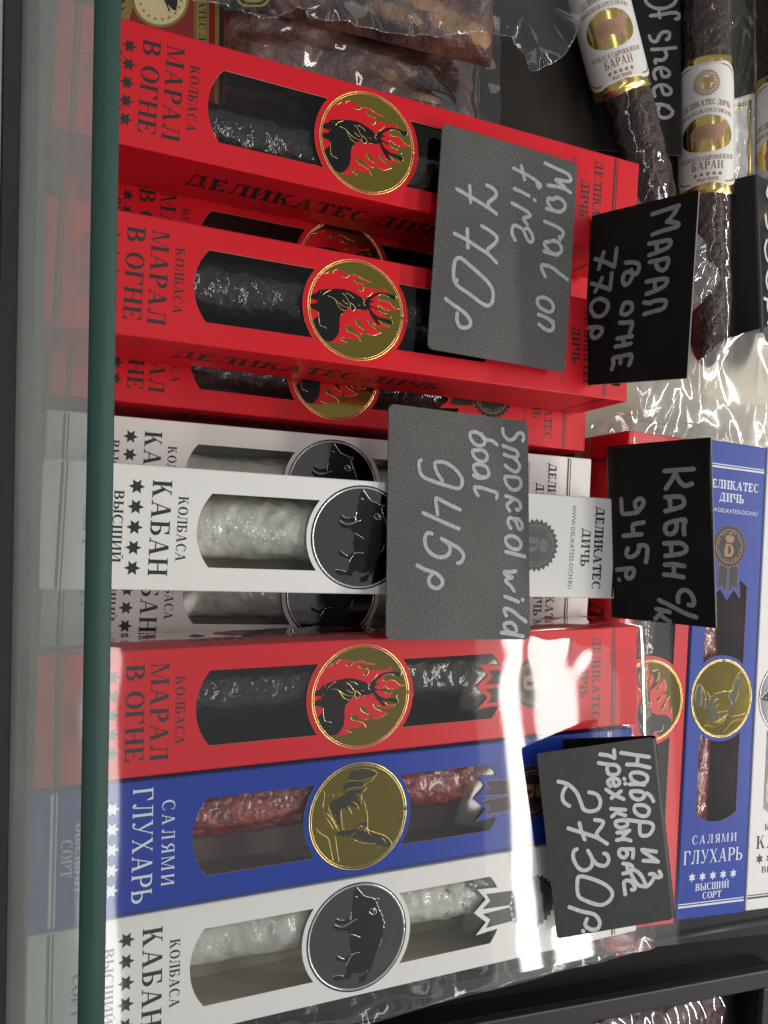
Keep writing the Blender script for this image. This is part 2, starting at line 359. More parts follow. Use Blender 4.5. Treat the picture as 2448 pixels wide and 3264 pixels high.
POSES = {
  'SR': ([[0.92345, -0.01715, -0.38334], [0.0171, 0.99985, -0.00352], [0.38334, -0.00331, 0.9236]], [-8.714, 80.477, 342.897]),
  'SB': ([[0.91841, 0.00014, -0.39562], [0.02231, 0.99839, 0.05214], [0.39499, -0.05671, 0.91693]], [-9.771, 131.888, 341.026]),
  'SW': ([[0.92384, -0.00424, -0.38275], [0.01864, 0.99925, 0.03391], [0.38232, -0.03846, 0.92323]], [-10.248, 183.399, 339.223]),
  'B': ([[0.92292, -0.03479, -0.38343], [0.0533, 0.99786, 0.03777], [0.3813, -0.05529, 0.9228]], [-11.085, -89.792, 349.402]),
  'A': ([[0.925, -0.06189, -0.3749], [0.05967, 0.99806, -0.01754], [0.37526, -0.00614, 0.9269]], [-6.103, -165.61, 352.888]),
  'K': ([[0.93181, -0.05832, -0.35824], [0.05426, 0.9983, -0.02139], [0.35888, 0.0005, 0.93338]], [-8.83, 11.252, 345.552]),
  'B2': ([[0.92759, -0.04194, -0.37123], [0.06113, 0.99733, 0.04007], [0.36855, -0.05986, 0.92768]], [-23.048, -68.404, 391.443]),
  'K1': ([[0.9318, -0.04809, -0.35977], [0.05232, 0.99863, 0.00202], [0.35918, -0.02071, 0.93304]], [-23.858, -12.493, 384.592]),
  'K3': ([[0.93052, -0.06319, -0.36074], [0.05826, 0.998, -0.02452], [0.36157, 0.0018, 0.93234]], [-24.466, 40.18, 384.142]),
  'A2': ([[0.92279, -0.03537, -0.38369], [0.05394, 0.99783, 0.03775], [0.38152, -0.05553, 0.92269]], [-19.551, -122.516, 392.118]),
  'RB': ([[0.07182, 0.92931, -0.36226], [-0.99621, 0.08468, 0.01972], [0.04901, 0.35947, 0.93187]], [197.435, 107.521, 458.331]),
}
TAGS = {
  'maral_en': dict(R=[[-0.06933, 0.92574, 0.37176], [0.99647, 0.08193, -0.01817], [-0.04728, 0.36919, -0.92815]], t=[57.48, -122.86, 370.0], w=104.51, h=73.95, strokes=[[(-47.4,18.42),(-46.53,23.46),(-45.85,28.88),(-44.84,32.33),(-42.62,33.5),(-41.39,30.88),(-40.88,25.19),(-39.78,26.61),(-38.58,30.06)],[(-36.93,20.81),(-37.62,26.09),(-37.51,30.47),(-36.43,33.73)],[(-30.75,23.9),(-30.78,21.57),(-28.44,21.4),(-25.64,24.25),(-25.69,28.26),(-28.09,31.12),(-31.07,30.24),(-32.22,26.47),(-30.75,23.9)],[(-25.39,20.62),(-25.36,24.27),(-25.48,28.61)],[(-18.96,20.08),(-18.41,24.1),(-17.58,28.16),(-16.17,30.94),(-13.75,30.44),(-13.11,28.8),(-12.11,29.54)],[(-9.65,23.38),(-8.81,20.8),(-6.69,21.6),(-4.55,25.06),(-4.67,28.39),(-6.85,30.58),(-9.77,29.37),(-10.77,25.96),(-9.65,23.38)],[(-4.52,20.77),(-4.13,24.43),(-4.1,28.43)],[(6.7,34.89),(4.27,29.68),(2.36,24.88),(2.43,20.27),(4.46,20.08),(7.73,22.29)],[(19.19,18.83),(22.21,19.37),(23.92,22.44),(24.4,26.1),(22.08,27.92),(19.22,26.4),(17.91,22.67),(19.19,18.83)],[(26.68,19.68),(27.17,23.32),(28.85,28.4)],[(28.57,26.72),(30.26,28.49),(32.96,27.69),(33.23,24.4),(31.38,20.34)],[(-34.55,15.7),(-36.19,16.57),(-38.27,12.17),(-39.41,7.54),(-40.6,1.36)],[(-36.01,14.61),(-35.04,15.34)],[(-42.85,5.37),(-39.74,6.55),(-36.59,7.61)],[(-30.9,2.37),(-30.3,6.26),(-29.32,10.52)],[(-28.08,13.73),(-27.92,14.01)],[(-23.72,1.6),(-22.63,6.16),(-21.34,10.44),(-19.67,11.85),(-18.05,8.41),(-16.52,9.16),(-15.4,10.54)],[(-6.45,4.43),(-9.15,2.64),(-12.27,2.74),(-13.45,4.25),(-12.33,8.17),(-8.43,11.03),(-7.2,12.73),(-8.55,14.26),(-11.21,13.43),(-13.52,10.99),(-12.54,9.12)],[(-28.95,-12.28),(-28.11,-8.8),(-25.73,-7.06),(-23.03,-9.06),(-20.88,-11.08),(-18.77,-10.61)],[(-23.47,-27.74),(-21.95,-21.89),(-20.23,-16.27),(-18.49,-10.6),(-16.66,-6.41)],[(-26.49,-21.31),(-23.04,-20.76),(-19.01,-20.34)],[(-9.21,-13.64),(-7.55,-8.57),(-5.48,-5.3),(-2.47,-6.33),(1.04,-9.81),(2.67,-9.69)],[(-2.62,-27.42),(-1.01,-20.98),(1.09,-15.35),(3.22,-9.65),(6.37,-4.76)],[(-6.2,-21.05),(-1.65,-20.54),(2.38,-20.13)],[(18.57,-24.67),(18.57,-26.05),(13.8,-26.64),(9.31,-25.95),(7.96,-23.35),(10.5,-18.33),(13.32,-13.24),(16.51,-8.39),(20.13,-5.65),(25.1,-5.6),(27.45,-7.91),(26.33,-12.3),(23.56,-17.99),(21.35,-23.57),(18.84,-26.03)],[(28.17,-29.63),(30.35,-25.31),(32.65,-20.05),(35.35,-16.83),(37.99,-16.33),(39.74,-18.63),(39.45,-21.66),(36.5,-23.37),(33.77,-23.27)]]),
  'boar_en': dict(R=[[-0.01329, 0.91375, 0.40605], [0.99232, 0.06202, -0.10707], [-0.12302, 0.40151, -0.90756]], t=[35.21, 5.56, 358.0], w=104.04, h=73.71, strokes=[[(-46.83,22.49),(-44.22,22.9),(-41.85,25.63),(-42.7,28.7),(-45.32,30.89),(-45.85,33.38),(-43.8,34.29),(-42.13,33.65)],[(-38.64,22.56),(-37.74,26.82),(-36.73,30.19),(-34.4,30.79),(-33.62,28.02),(-34.49,23.14)],[(-33.62,28.02),(-31.25,31.07),(-28.66,31.66),(-26.63,29.49),(-28.13,25.53),(-29.29,23.72)],[(-23.79,23.68),(-20.7,24.26),(-18.06,27.28),(-18.59,30.95),(-21.34,32.52),(-23.85,31.0),(-24.08,27.33),(-23.79,23.68)],[(-14.69,23.92),(-13.92,27.86),(-12.57,30.9),(-10.3,32.23),(-8.39,30.86),(-8.83,29.64)],[(-13.14,27.85),(-11.41,25.41),(-10.06,24.49),(-7.82,25.99)],[(0.42,26.53),(-2.08,25.04),(-4.45,25.96),(-3.34,28.98),(0.19,30.78),(0.52,32.31),(-1.48,32.94),(-3.98,31.12),(-4.1,28.69)],[(5.19,23.79),(7.74,24.07),(9.91,27.06),(10.01,30.69),(7.88,32.23),(5.37,30.73),(4.0,27.11),(5.19,23.79)],[(11.58,23.74),(12.42,28.25),(13.47,34.32)],[(20.57,29.08),(20.93,25.77),(21.03,22.78),(22.51,23.97),(23.43,27.25),(24.54,23.95),(25.56,23.65),(27.51,26.32),(29.75,28.1)],[(32.38,23.01),(33.33,26.28),(34.77,30.46)],[(33.62,32.77),(33.82,33.01)],[(43.83,34.61),(41.58,31.0),(39.1,27.42),(37.89,23.86),(38.65,22.67),(41.14,23.84)],[(45.15,22.63),(47.63,23.79),(49.13,26.75),(48.63,29.14),(46.12,28.86),(44.38,26.19),(45.15,22.63)],[(48.88,21.13),(49.63,26.74),(50.63,33.02)],[(-42.85,4.71),(-39.8,5.29),(-37.5,8.22),(-37.79,11.17),(-39.76,12.66),(-42.42,10.59),(-43.68,7.64),(-42.85,4.71)],[(-43.21,10.59),(-40.84,12.96),(-40.41,16.54),(-38.84,19.24)],[(-34.43,5.88),(-31.7,7.04),(-29.9,9.98),(-30.68,12.93),(-33.1,13.83),(-35.25,11.76),(-35.17,8.22),(-34.43,5.88)],[(-27.52,6.45),(-24.54,7.62),(-22.72,10.55),(-22.96,13.5),(-25.13,14.69),(-27.83,12.92),(-28.55,9.38),(-27.52,6.45)],[(-23.16,6.45),(-22.06,8.79),(-22.3,11.72)],[(-13.29,18.81),(-15.62,18.82),(-16.65,15.25),(-17.58,10.54),(-17.57,7.03),(-15.8,7.32),(-13.87,8.77)],[(-19.31,-9.84),(-22.37,-12.38),(-25.76,-13.79),(-27.6,-12.97),(-27.74,-8.47),(-25.15,-3.36),(-21.36,0.09),(-17.81,0.09),(-16.37,-2.19),(-17.2,-7.87),(-18.68,-14.58),(-20.28,-19.57),(-23.1,-21.51),(-26.56,-21.81),(-27.9,-20.84)],[(-3.67,-12.27),(-7.35,-12.85),(-11.06,-13.15),(-9.6,-8.96),(-7.9,-4.45),(-6.63,-0.75)],[(-3.97,-19.43),(-1.87,-13.37),(0.26,-7.23),(2.17,-1.3)],[(5.12,-14.98),(4.99,-17.18),(7.26,-18.53),(11.13,-17.95),(13.95,-15.47),(15.51,-11.62),(14.87,-7.74),(12.57,-5.79),(9.63,-6.36),(7.1,-10.27)],[(7.67,-8.88),(9.1,-5.52),(11.38,-1.0),(14.26,1.27),(17.04,0.14),(17.85,-1.84)],[(19.55,-22.22),(21.34,-18.15),(22.64,-13.23),(24.98,-10.19),(27.4,-9.62),(29.4,-12.09),(28.51,-15.38),(25.64,-16.49),(23.18,-14.87)]]),
  'maral_ru': dict(R=[[-0.05737, 0.69761, -0.71418], [0.99817, 0.0536, -0.02783], [0.01886, -0.71447, -0.69941]], t=[121.87, -105.61, 378.0], w=85.83, h=55.08, strokes=[[(-36.5,5.43),(-37.12,11.81),(-37.64,18.46)],[(-37.16,18.08),(-33.43,15.66),(-31.4,13.1)],[(-31.4,13.1),(-29.81,17.98),(-28.03,18.39),(-27.48,11.25),(-26.67,6.1)],[(-22.67,4.82),(-22.48,10.37),(-22.12,15.22),(-19.35,14.81),(-17.93,10.07),(-17.08,5.2)],[(-22.55,8.53),(-17.81,9.16)],[(-13.78,5.73),(-13.85,10.34),(-13.97,14.57),(-10.79,14.79),(-8.78,13.11),(-9.82,10.31),(-12.66,8.89)],[(-4.62,4.8),(-4.72,9.74),(-4.19,14.93),(-1.2,13.93),(0.44,9.47),(1.27,5.2)],[(-4.57,8.83),(0.15,9.45)],[(5.21,4.21),(5.94,7.38),(5.18,9.49),(5.79,14.7),(9.17,14.32),(10.2,8.9),(10.81,4.59)],[(-15.66,-6.8),(-14.76,-1.58),(-12.64,0.48),(-9.28,-0.57),(-10.3,-3.2),(-11.56,-3.6)],[(-10.36,-3.52),(-10.84,-6.47),(-8.09,-7.91),(-4.92,-6.71),(-5.72,-4.17),(-9.0,-2.46)],[(6.33,-7.24),(4.1,-6.09),(4.55,-2.82),(7.62,-1.97),(9.67,-4.41),(9.0,-7.39),(6.33,-7.24)],[(13.4,-8.07),(13.79,-4.77),(13.88,-1.54),(16.52,-1.68),(19.1,-2.47)],[(21.1,-8.85),(20.91,-4.93),(20.73,-1.07)],[(24.93,-9.58),(24.74,-5.32),(24.23,-1.47)],[(20.84,-5.59),(24.74,-5.32)],[(35.95,-10.81),(33.01,-10.01),(30.56,-10.52),(30.03,-6.26),(29.59,-1.1),(32.57,-0.9),(34.57,-1.72)],[(30.03,-6.26),(33.3,-6.36)],[(-23.52,-12.27),(-18.46,-12.58),(-14.62,-12.98)],[(-14.8,-13.0),(-17.94,-18.26),(-20.46,-23.92)],[(-22.99,-19.29),(-19.23,-20.39),(-15.14,-21.48)],[(-11.79,-14.12),(-7.88,-14.19),(-3.71,-14.57)],[(-3.83,-14.58),(-6.37,-20.18),(-8.36,-25.16)],[(-10.22,-19.42),(-7.1,-20.92),(-4.0,-22.77)],[(0.01,-20.42),(1.65,-24.11),(4.66,-24.59),(8.39,-21.9),(8.6,-17.77),(5.88,-15.25),(2.17,-15.84),(0.01,-20.42)],[(14.01,-26.38),(13.95,-21.51),(15.31,-17.64),(18.27,-18.46),(19.44,-21.81),(17.09,-23.72),(14.76,-22.49)]]),
  'boar_ru': dict(R=[[0.04141, 0.70984, -0.70314], [0.99894, -0.01525, 0.04343], [0.02011, -0.70419, -0.70972]], t=[129.38, 9.85, 374.0], w=86.62, h=54.57, strokes=[[(-29.04,5.68),(-29.27,12.68),(-29.3,19.49)],[(-28.75,11.44),(-25.08,9.26),(-20.81,6.01)],[(-27.38,10.98),(-23.73,12.89),(-21.85,15.25),(-22.51,18.46)],[(-16.81,5.66),(-16.87,10.62),(-16.59,13.45),(-14.19,14.58),(-12.24,13.3),(-11.12,9.6),(-10.19,5.43)],[(-16.35,7.72),(-10.95,7.94)],[(0.63,14.07),(-2.73,13.99),(-5.89,14.7),(-5.72,11.04),(-4.95,7.73),(-3.55,5.4),(-0.74,5.09),(0.66,6.7),(0.05,9.2),(-2.34,10.52),(-4.93,10.61)],[(5.11,4.25),(4.85,9.04),(5.0,12.71),(6.95,14.86),(9.15,13.78),(10.45,8.84),(10.96,4.67)],[(5.27,7.58),(10.48,7.81)],[(15.2,4.31),(14.86,8.69),(15.5,13.56)],[(19.87,3.73),(20.08,8.5),(20.69,12.98)],[(15.06,8.68),(19.88,8.51)],[(32.41,10.13),(29.2,10.24),(26.88,12.36),(27.12,15.17),(29.58,17.09),(32.31,17.6),(33.57,16.56),(33.47,15.16)],[(32.21,0.76),(34.64,6.75),(37.41,12.81),(38.96,18.36)],[(36.59,-0.68),(36.97,2.49),(37.53,5.82)],[(37.38,2.47),(39.14,0.72),(41.36,-1.49)],[(39.11,1.14),(40.23,2.37),(41.99,5.66)],[(-16.49,-17.01),(-11.19,-16.91),(-9.22,-16.08),(-9.43,-11.29),(-10.21,-8.32),(-14.26,-5.26),(-16.5,-6.92),(-14.92,-9.61),(-12.16,-9.42),(-11.31,-8.28)],[(-4.97,-5.6),(-3.9,-10.91),(-1.69,-11.29),(1.08,-11.1)],[(1.67,-16.49),(1.08,-11.1),(0.78,-6.98)],[(7.78,-14.32),(10.59,-15.33),(11.93,-13.29),(10.47,-9.97),(7.68,-8.4),(6.3,-8.35),(6.51,-4.58),(10.34,-4.43),(14.19,-5.15)],[(18.63,-21.41),(17.87,-15.91),(17.72,-11.72),(21.07,-12.14),(22.55,-14.28),(21.22,-15.73),(18.41,-15.33)],[(23.26,-19.99),(23.47,-19.76)]]),
  'set': dict(R=[[0.11009, 0.98926, 0.09611], [0.99392, -0.10983, -0.00797], [0.00267, 0.0964, -0.99534]], t=[103.79, 152.63, 368.0], w=86.59, h=56.22, strokes=[[(-38.29,11.99),(-36.36,18.56),(-34.38,25.41)],[(-32.43,14.2),(-31.42,19.57),(-29.37,25.11)],[(-35.64,20.05),(-31.74,19.08)],[(-27.21,15.43),(-24.58,16.18),(-22.57,19.61),(-23.12,22.82),(-25.57,23.36),(-27.47,20.69),(-28.23,17.12),(-27.21,15.43)],[(-23.06,14.44),(-22.55,18.04),(-21.78,21.62)],[(-19.27,14.53),(-16.64,15.27),(-15.19,18.25),(-16.31,20.99),(-18.45,20.19),(-19.39,17.15),(-19.27,14.53)],[(-15.88,20.42),(-17.65,22.19),(-15.86,24.09),(-13.43,25.12)],[(-12.51,15.85),(-10.03,15.56),(-7.67,17.91),(-7.21,21.0),(-9.5,22.58),(-11.76,21.0),(-12.71,17.96),(-12.51,15.85)],[(-6.6,11.52),(-5.09,16.57),(-3.42,22.67),(-0.76,23.52),(1.89,21.01),(1.6,17.38),(-1.74,16.97),(-4.19,17.51)],[(8.34,16.87),(9.25,20.17),(10.3,23.73)],[(9.16,17.3),(14.7,23.75)],[(13.67,17.05),(14.32,20.64),(15.28,24.21)],[(19.83,24.22),(22.23,24.99),(22.41,22.87),(20.68,21.49),(20.35,19.43)],[(21.25,21.95),(23.99,20.06),(25.66,17.78),(25.09,14.18),(22.75,12.09),(17.93,10.29),(17.17,11.94),(19.63,14.8),(23.43,16.46),(26.03,16.95)],[(-38.95,1.93),(-37.91,5.71),(-36.24,8.64)],[(-40.0,8.8),(-36.24,8.64)],[(-35.1,0.72),(-33.7,5.23),(-32.63,9.27),(-29.97,10.27),(-28.49,8.27),(-29.17,5.23),(-31.3,4.43),(-33.24,4.92)],[(-23.41,5.1),(-25.82,4.07),(-26.8,6.0),(-26.11,9.05),(-24.02,9.59),(-23.36,7.17),(-25.95,6.68)],[(-26.03,12.06),(-25.8,12.24)],[(-23.72,12.32),(-23.5,12.5)],[(-22.22,2.88),(-19.47,6.21),(-16.53,10.82)],[(-20.43,9.96),(-19.25,7.74),(-17.89,4.99)],[(-12.97,4.17),(-12.24,7.47),(-11.46,11.03)],[(-11.99,7.44),(-10.41,6.22),(-9.19,4.26)],[(-10.82,6.79),(-9.78,8.75),(-8.73,10.72)],[(-6.44,5.77),(-4.39,6.05),(-3.26,8.53),(-4.12,11.23),(-6.18,10.95),(-6.81,8.41),(-6.44,5.77)],[(-1.38,5.97),(-1.2,8.82),(-1.48,11.98)],[(-1.48,11.98),(0.36,9.16),(1.24,8.28)],[(2.05,5.32),(2.09,8.96),(3.3,11.95)],[(7.43,12.53),(6.88,8.94),(6.74,6.35),(9.17,5.81),(10.76,7.97),(9.26,9.71),(7.26,9.16)],[(7.47,12.79),(9.2,12.59),(11.39,12.08)],[(13.41,7.15),(14.38,10.17),(16.1,11.54),(17.77,9.26),(18.11,6.62)],[(14.18,8.89),(17.97,8.98)],[(27.92,6.54),(24.38,6.42),(21.9,6.71),(21.81,9.32),(24.11,11.15),(26.17,11.44),(26.18,9.87)],[(-29.22,-19.55),(-27.33,-15.14),(-23.05,-11.5),(-18.32,-9.98),(-14.64,-8.85),(-13.13,-5.4),(-14.08,-1.67),(-17.43,-0.51),(-20.66,-1.96),(-22.16,-5.41)],[(-27.09,-15.17),(-24.42,-17.52),(-21.54,-18.36),(-18.94,-17.63),(-17.13,-15.52)],[(-6.86,-17.2),(-3.94,-11.09),(-0.65,-4.23),(3.08,0.53)],[(-8.53,-11.6),(-4.44,-11.04),(-0.51,-9.93)],[(-8.91,-4.07),(-7.6,-0.33),(-5.46,-1.1),(-2.38,-4.04),(-0.25,-3.24)],[(3.35,-14.24),(4.35,-15.9),(7.79,-16.29),(12.08,-14.46),(13.78,-11.56),(12.53,-8.32),(9.15,-7.42),(4.9,-9.0)],[(9.15,-7.42),(12.01,-5.15),(13.06,-1.64),(10.86,0.42),(8.27,-0.06),(7.3,-1.51)],[(16.18,-13.89),(18.4,-15.69),(24.88,-15.91),(27.9,-12.64),(30.92,-6.27),(30.09,-2.02),(26.95,0.41),(23.17,-1.24),(19.34,-6.5),(16.18,-13.89)],[(29.6,-20.81),(32.5,-15.23),(34.95,-9.31),(38.81,-7.16),(41.61,-8.51),(41.6,-11.61),(39.18,-14.18),(36.35,-13.08)],[(41.61,-15.59),(41.84,-15.41)]]),
  'sheep': dict(R=[[-0.00859, 0.99356, 0.11299], [0.99925, 0.0128, -0.03658], [-0.03779, 0.11259, -0.99292]], t=[127.48, -254.15, 428.0], w=116.43, h=72.24, strokes=[[(-26.64,16.08),(-23.55,20.29),(-23.35,25.94),(-25.93,31.62),(-30.28,33.78),(-34.07,29.54),(-34.19,23.17),(-30.97,18.21),(-26.64,16.08)],[(-18.59,18.86),(-19.77,24.51),(-21.36,30.89),(-21.35,34.79),(-18.61,35.13),(-18.11,33.36)],[(-21.44,23.81),(-18.01,24.15)],[(-7.16,18.1),(-4.52,19.5),(-4.75,22.32),(-7.62,23.74),(-9.87,25.87),(-10.17,29.41),(-7.06,29.39),(-5.9,27.97)],[(0.3,19.48),(-0.61,26.53),(-1.85,33.26)],[(-0.27,26.53),(2.72,27.93),(5.65,25.79),(5.98,21.56),(7.7,21.56)],[(16.63,21.51),(13.62,20.47),(11.11,21.89),(10.12,25.77),(11.91,29.29),(14.35,28.93),(14.93,25.75),(11.92,24.7)],[(26.26,21.12),(22.89,20.43),(20.7,22.2),(19.69,26.43),(21.49,29.95),(24.24,29.93),(24.84,26.4),(21.52,25.01)],[(31.26,18.29),(30.78,24.96),(31.5,29.19)],[(31.6,27.78),(34.09,31.29),(37.33,29.16),(37.97,24.93),(35.38,22.83),(31.91,23.55)],[(-5.14,6.17),(-6.05,8.97),(-3.39,10.02),(-1.5,7.91)]]),
}
DEER = {'red':[(-21.27,-2.33),(-21.83,-5.27),(-20.62,-8.57),(-18.4,-11.82),(-16.14,-13.87),(-14.61,-13.93),(-13.09,-15.4),(-10.53,-16.63),(-7.41,-16.55),(-4.78,-15.82),(-5.29,-14.71),(-7.38,-14.83),(-7.74,-14.36),(-6.57,-13.46),(-4.75,-14.04),(-3.2,-15.58),(-0.03,-15.56),(2.38,-14.53),(5.33,-13.86),(6.68,-13.64),(5.08,-13.13),(2.13,-13.45),(-0.54,-14.45),(-1.85,-13.53),(-1.03,-12.25),(1.63,-11.84),(3.22,-12.34),(2.72,-10.53),(0.71,-9.77),(1.16,-8.75),(2.48,-8.96),(3.52,-10.49),(5.38,-11.27),(8.62,-10.77),(12.41,-11.2),(13.65,-12.38),(13.79,-10.61),(15.43,-10.67),(12.45,-9.44),(10.56,-8.3),(10.05,-6.83),(11.15,-5.91),(14.14,-6.32),(16.35,-5.42),(18.32,-3.62),(20.81,-3.71),(18.89,-2.47),(15.59,-2.09),(12.59,-1.9),(10.93,-3.52),(10.12,-3.07),(10.42,-1.3),(12.61,-0.49),(14.69,-0.49),(14.01,1.22),(11.03,2.0),(10.78,3.23),(12.44,4.61),(16.71,5.05),(15.2,6.09),(11.92,6.33),(10.02,6.18),(8.39,5.55),(6.74,4.18),(5.38,3.32),(5.3,4.56),(7.32,6.22),(10.04,7.33),(12.77,8.16),(11.16,9.28),(7.4,10.47),(4.7,9.74),(5.75,8.58),(3.6,7.91),(1.95,5.3),(0.59,3.7),(-0.56,4.6),(0.38,6.66),(2.53,8.07),(4.14,8.45),(3.91,10.67),(1.52,10.72),(-0.36,9.57),(-2.24,7.93),(-4.36,7.26),(-5.02,8.44),(-4.05,10.0),(-1.13,10.74),(1.27,11.93),(2.54,14.03),(0.5,13.2),(-2.66,13.57),(-4.77,13.63),(-6.87,12.95),(-7.38,13.64),(-6.06,14.5),(-3.79,15.44),(-6.82,15.9),(-9.93,16.35),(-11.49,15.87),(-15.09,15.39),(-17.7,12.73),(-19.79,9.39),(-21.12,5.9),(-21.85,1.49)],'dark':[(-21.39,-3.31),(-19.03,-4.59),(-17.53,-6.19),(-13.97,-7.17),(-9.34,-8.08),(-6.22,-8.38),(-3.06,-7.93),(0.13,-6.73),(3.35,-5.53),(4.15,-5.22),(5.47,-6.63),(8.66,-8.92),(10.81,-9.79),(14.08,-9.84),(17.66,-9.37),(18.2,-10.1),(18.77,-9.05),(18.52,-7.55),(17.14,-7.64),(14.65,-8.8),(11.91,-9.12),(9.75,-8.25),(7.62,-6.74),(6.3,-5.33),(8.73,-5.17),(6.85,-4.45),(5.96,-3.36),(8.24,-2.45),(10.41,-2.15),(10.15,-1.57),(7.16,-2.18),(6.36,-1.84),(8.29,0.3),(11.02,1.75),(16.5,2.15),(17.01,0.43),(17.61,2.99),(17.08,4.22),(14.33,3.5),(11.04,2.75),(9.96,2.92),(12.17,5.1),(10.0,4.93),(8.34,3.3),(6.69,1.18),(5.57,-1.14),(3.97,-0.51),(2.38,-0.38),(0.25,-0.29),(-1.58,0.82),(-2.9,0.72),(-3.45,-0.55),(-5.0,0.81),(-7.05,3.11),(-7.79,5.51),(-7.58,8.47),(-7.93,11.88),(-9.45,14.19),(-10.97,15.77),(-13.03,15.92),(-15.09,15.54),(-17.69,12.97),(-19.69,9.4),(-20.32,8.14),(-17.33,4.99),(-17.87,3.25),(-21.69,2.23),(-21.72,0.78),(-18.19,-0.41),(-18.46,-1.4),(-21.36,-1.85)],'lines':[[(-5.67,-6.86),(-3.03,-6.2),(-1.69,-4.87)],[(-7.23,-6.72),(-5.11,-5.1),(-3.76,-3.04),(-1.9,-2.17)],[(-13.92,-4.24),(-10.81,-3.53),(-9.48,-1.73),(-7.88,0.35),(-5.52,1.26)],[(-10.81,-3.53),(-8.18,-1.63),(-5.55,-0.61),(-2.92,-0.52)],[(-17.46,3.53),(-17.31,6.21),(-16.64,9.27),(-14.94,9.71),(-13.65,10.31)],[(-7.76,3.94),(-6.28,2.68)],[(-16.51,-6.36),(-17.25,-4.71)],[(-11.81,-7.27),(-14.46,-5.74),(-15.86,-4.13)],[(-2.96,-2.49),(-1.9,-2.17),(-0.55,-0.84),(-1.74,0.81),(-2.92,-0.27),(-2.96,-2.49)],[(-6.91,-3.51),(-5.58,-2.43),(-4.0,-1.83)],[(2.28,-5.6),(3.63,-4.76),(3.12,-3.55),(4.21,-2.48)],[(-0.33,-2.8),(1.81,-2.16)],[(-0.28,-0.08),(2.65,-0.21)],[(4.4,-6.7),(5.99,-7.34),(7.56,-9.74)],[(5.47,-6.63),(7.14,-9.52)],[(-17.95,-1.22),(-17.47,-2.78)],[(9.78,-6.85),(11.15,-5.91),(14.14,-6.32),(16.35,-5.42),(18.32,-3.62),(20.81,-3.71)],[(10.03,-7.84),(11.1,-8.77),(14.1,-8.84),(15.48,-7.99)],[(18.47,-10.08),(18.93,-9.04),(18.52,-7.65)],[(10.12,-3.07),(10.92,-3.62),(13.12,-2.36),(15.59,-2.09)],[(10.42,-1.3),(12.61,-0.49),(14.69,-0.6)],[(10.77,2.98),(12.44,4.61),(16.71,5.05)],[(17.01,0.43),(16.49,1.65),(17.5,2.99),(17.36,4.09)],[(5.28,3.57),(6.5,5.65),(9.77,7.31)],[(-0.56,4.6),(0.38,6.66),(3.87,8.43)],[(-0.46,4.36),(0.86,3.72)],[(-5.02,8.44),(-4.05,10.0),(-1.13,10.74),(1.27,11.93),(2.54,14.03)],[(-4.97,8.1),(-4.1,7.28)],[(-0.1,9.59),(3.92,10.82)],[(-7.37,13.89),(-6.06,14.5),(-3.79,15.54)],[(-6.87,13.05),(-4.77,13.53)],[(-11.75,15.84),(-10.7,16.53)],[(-11.78,-14.35),(-11.29,-15.79),(-9.75,-16.58)],[(-7.74,-14.36),(-6.57,-13.46),(-4.65,-14.19),(-3.73,-15.46)],[(-1.95,-13.54),(-0.5,-12.22),(2.96,-12.01)],[(0.71,-9.77),(1.26,-8.74),(2.64,-9.15),(3.24,-11.5)],[(13.76,-12.38),(13.63,-10.27)],[(-3.2,-15.58),(-0.03,-15.41),(2.38,-14.38),(6.41,-13.65)],[(10.29,5.95),(5.66,3.59)],[(5.24,10.04),(8.47,10.31),(12.51,8.38)],[(-16.4,-13.79),(-15.12,-13.81),(-13.34,-15.17)]]}
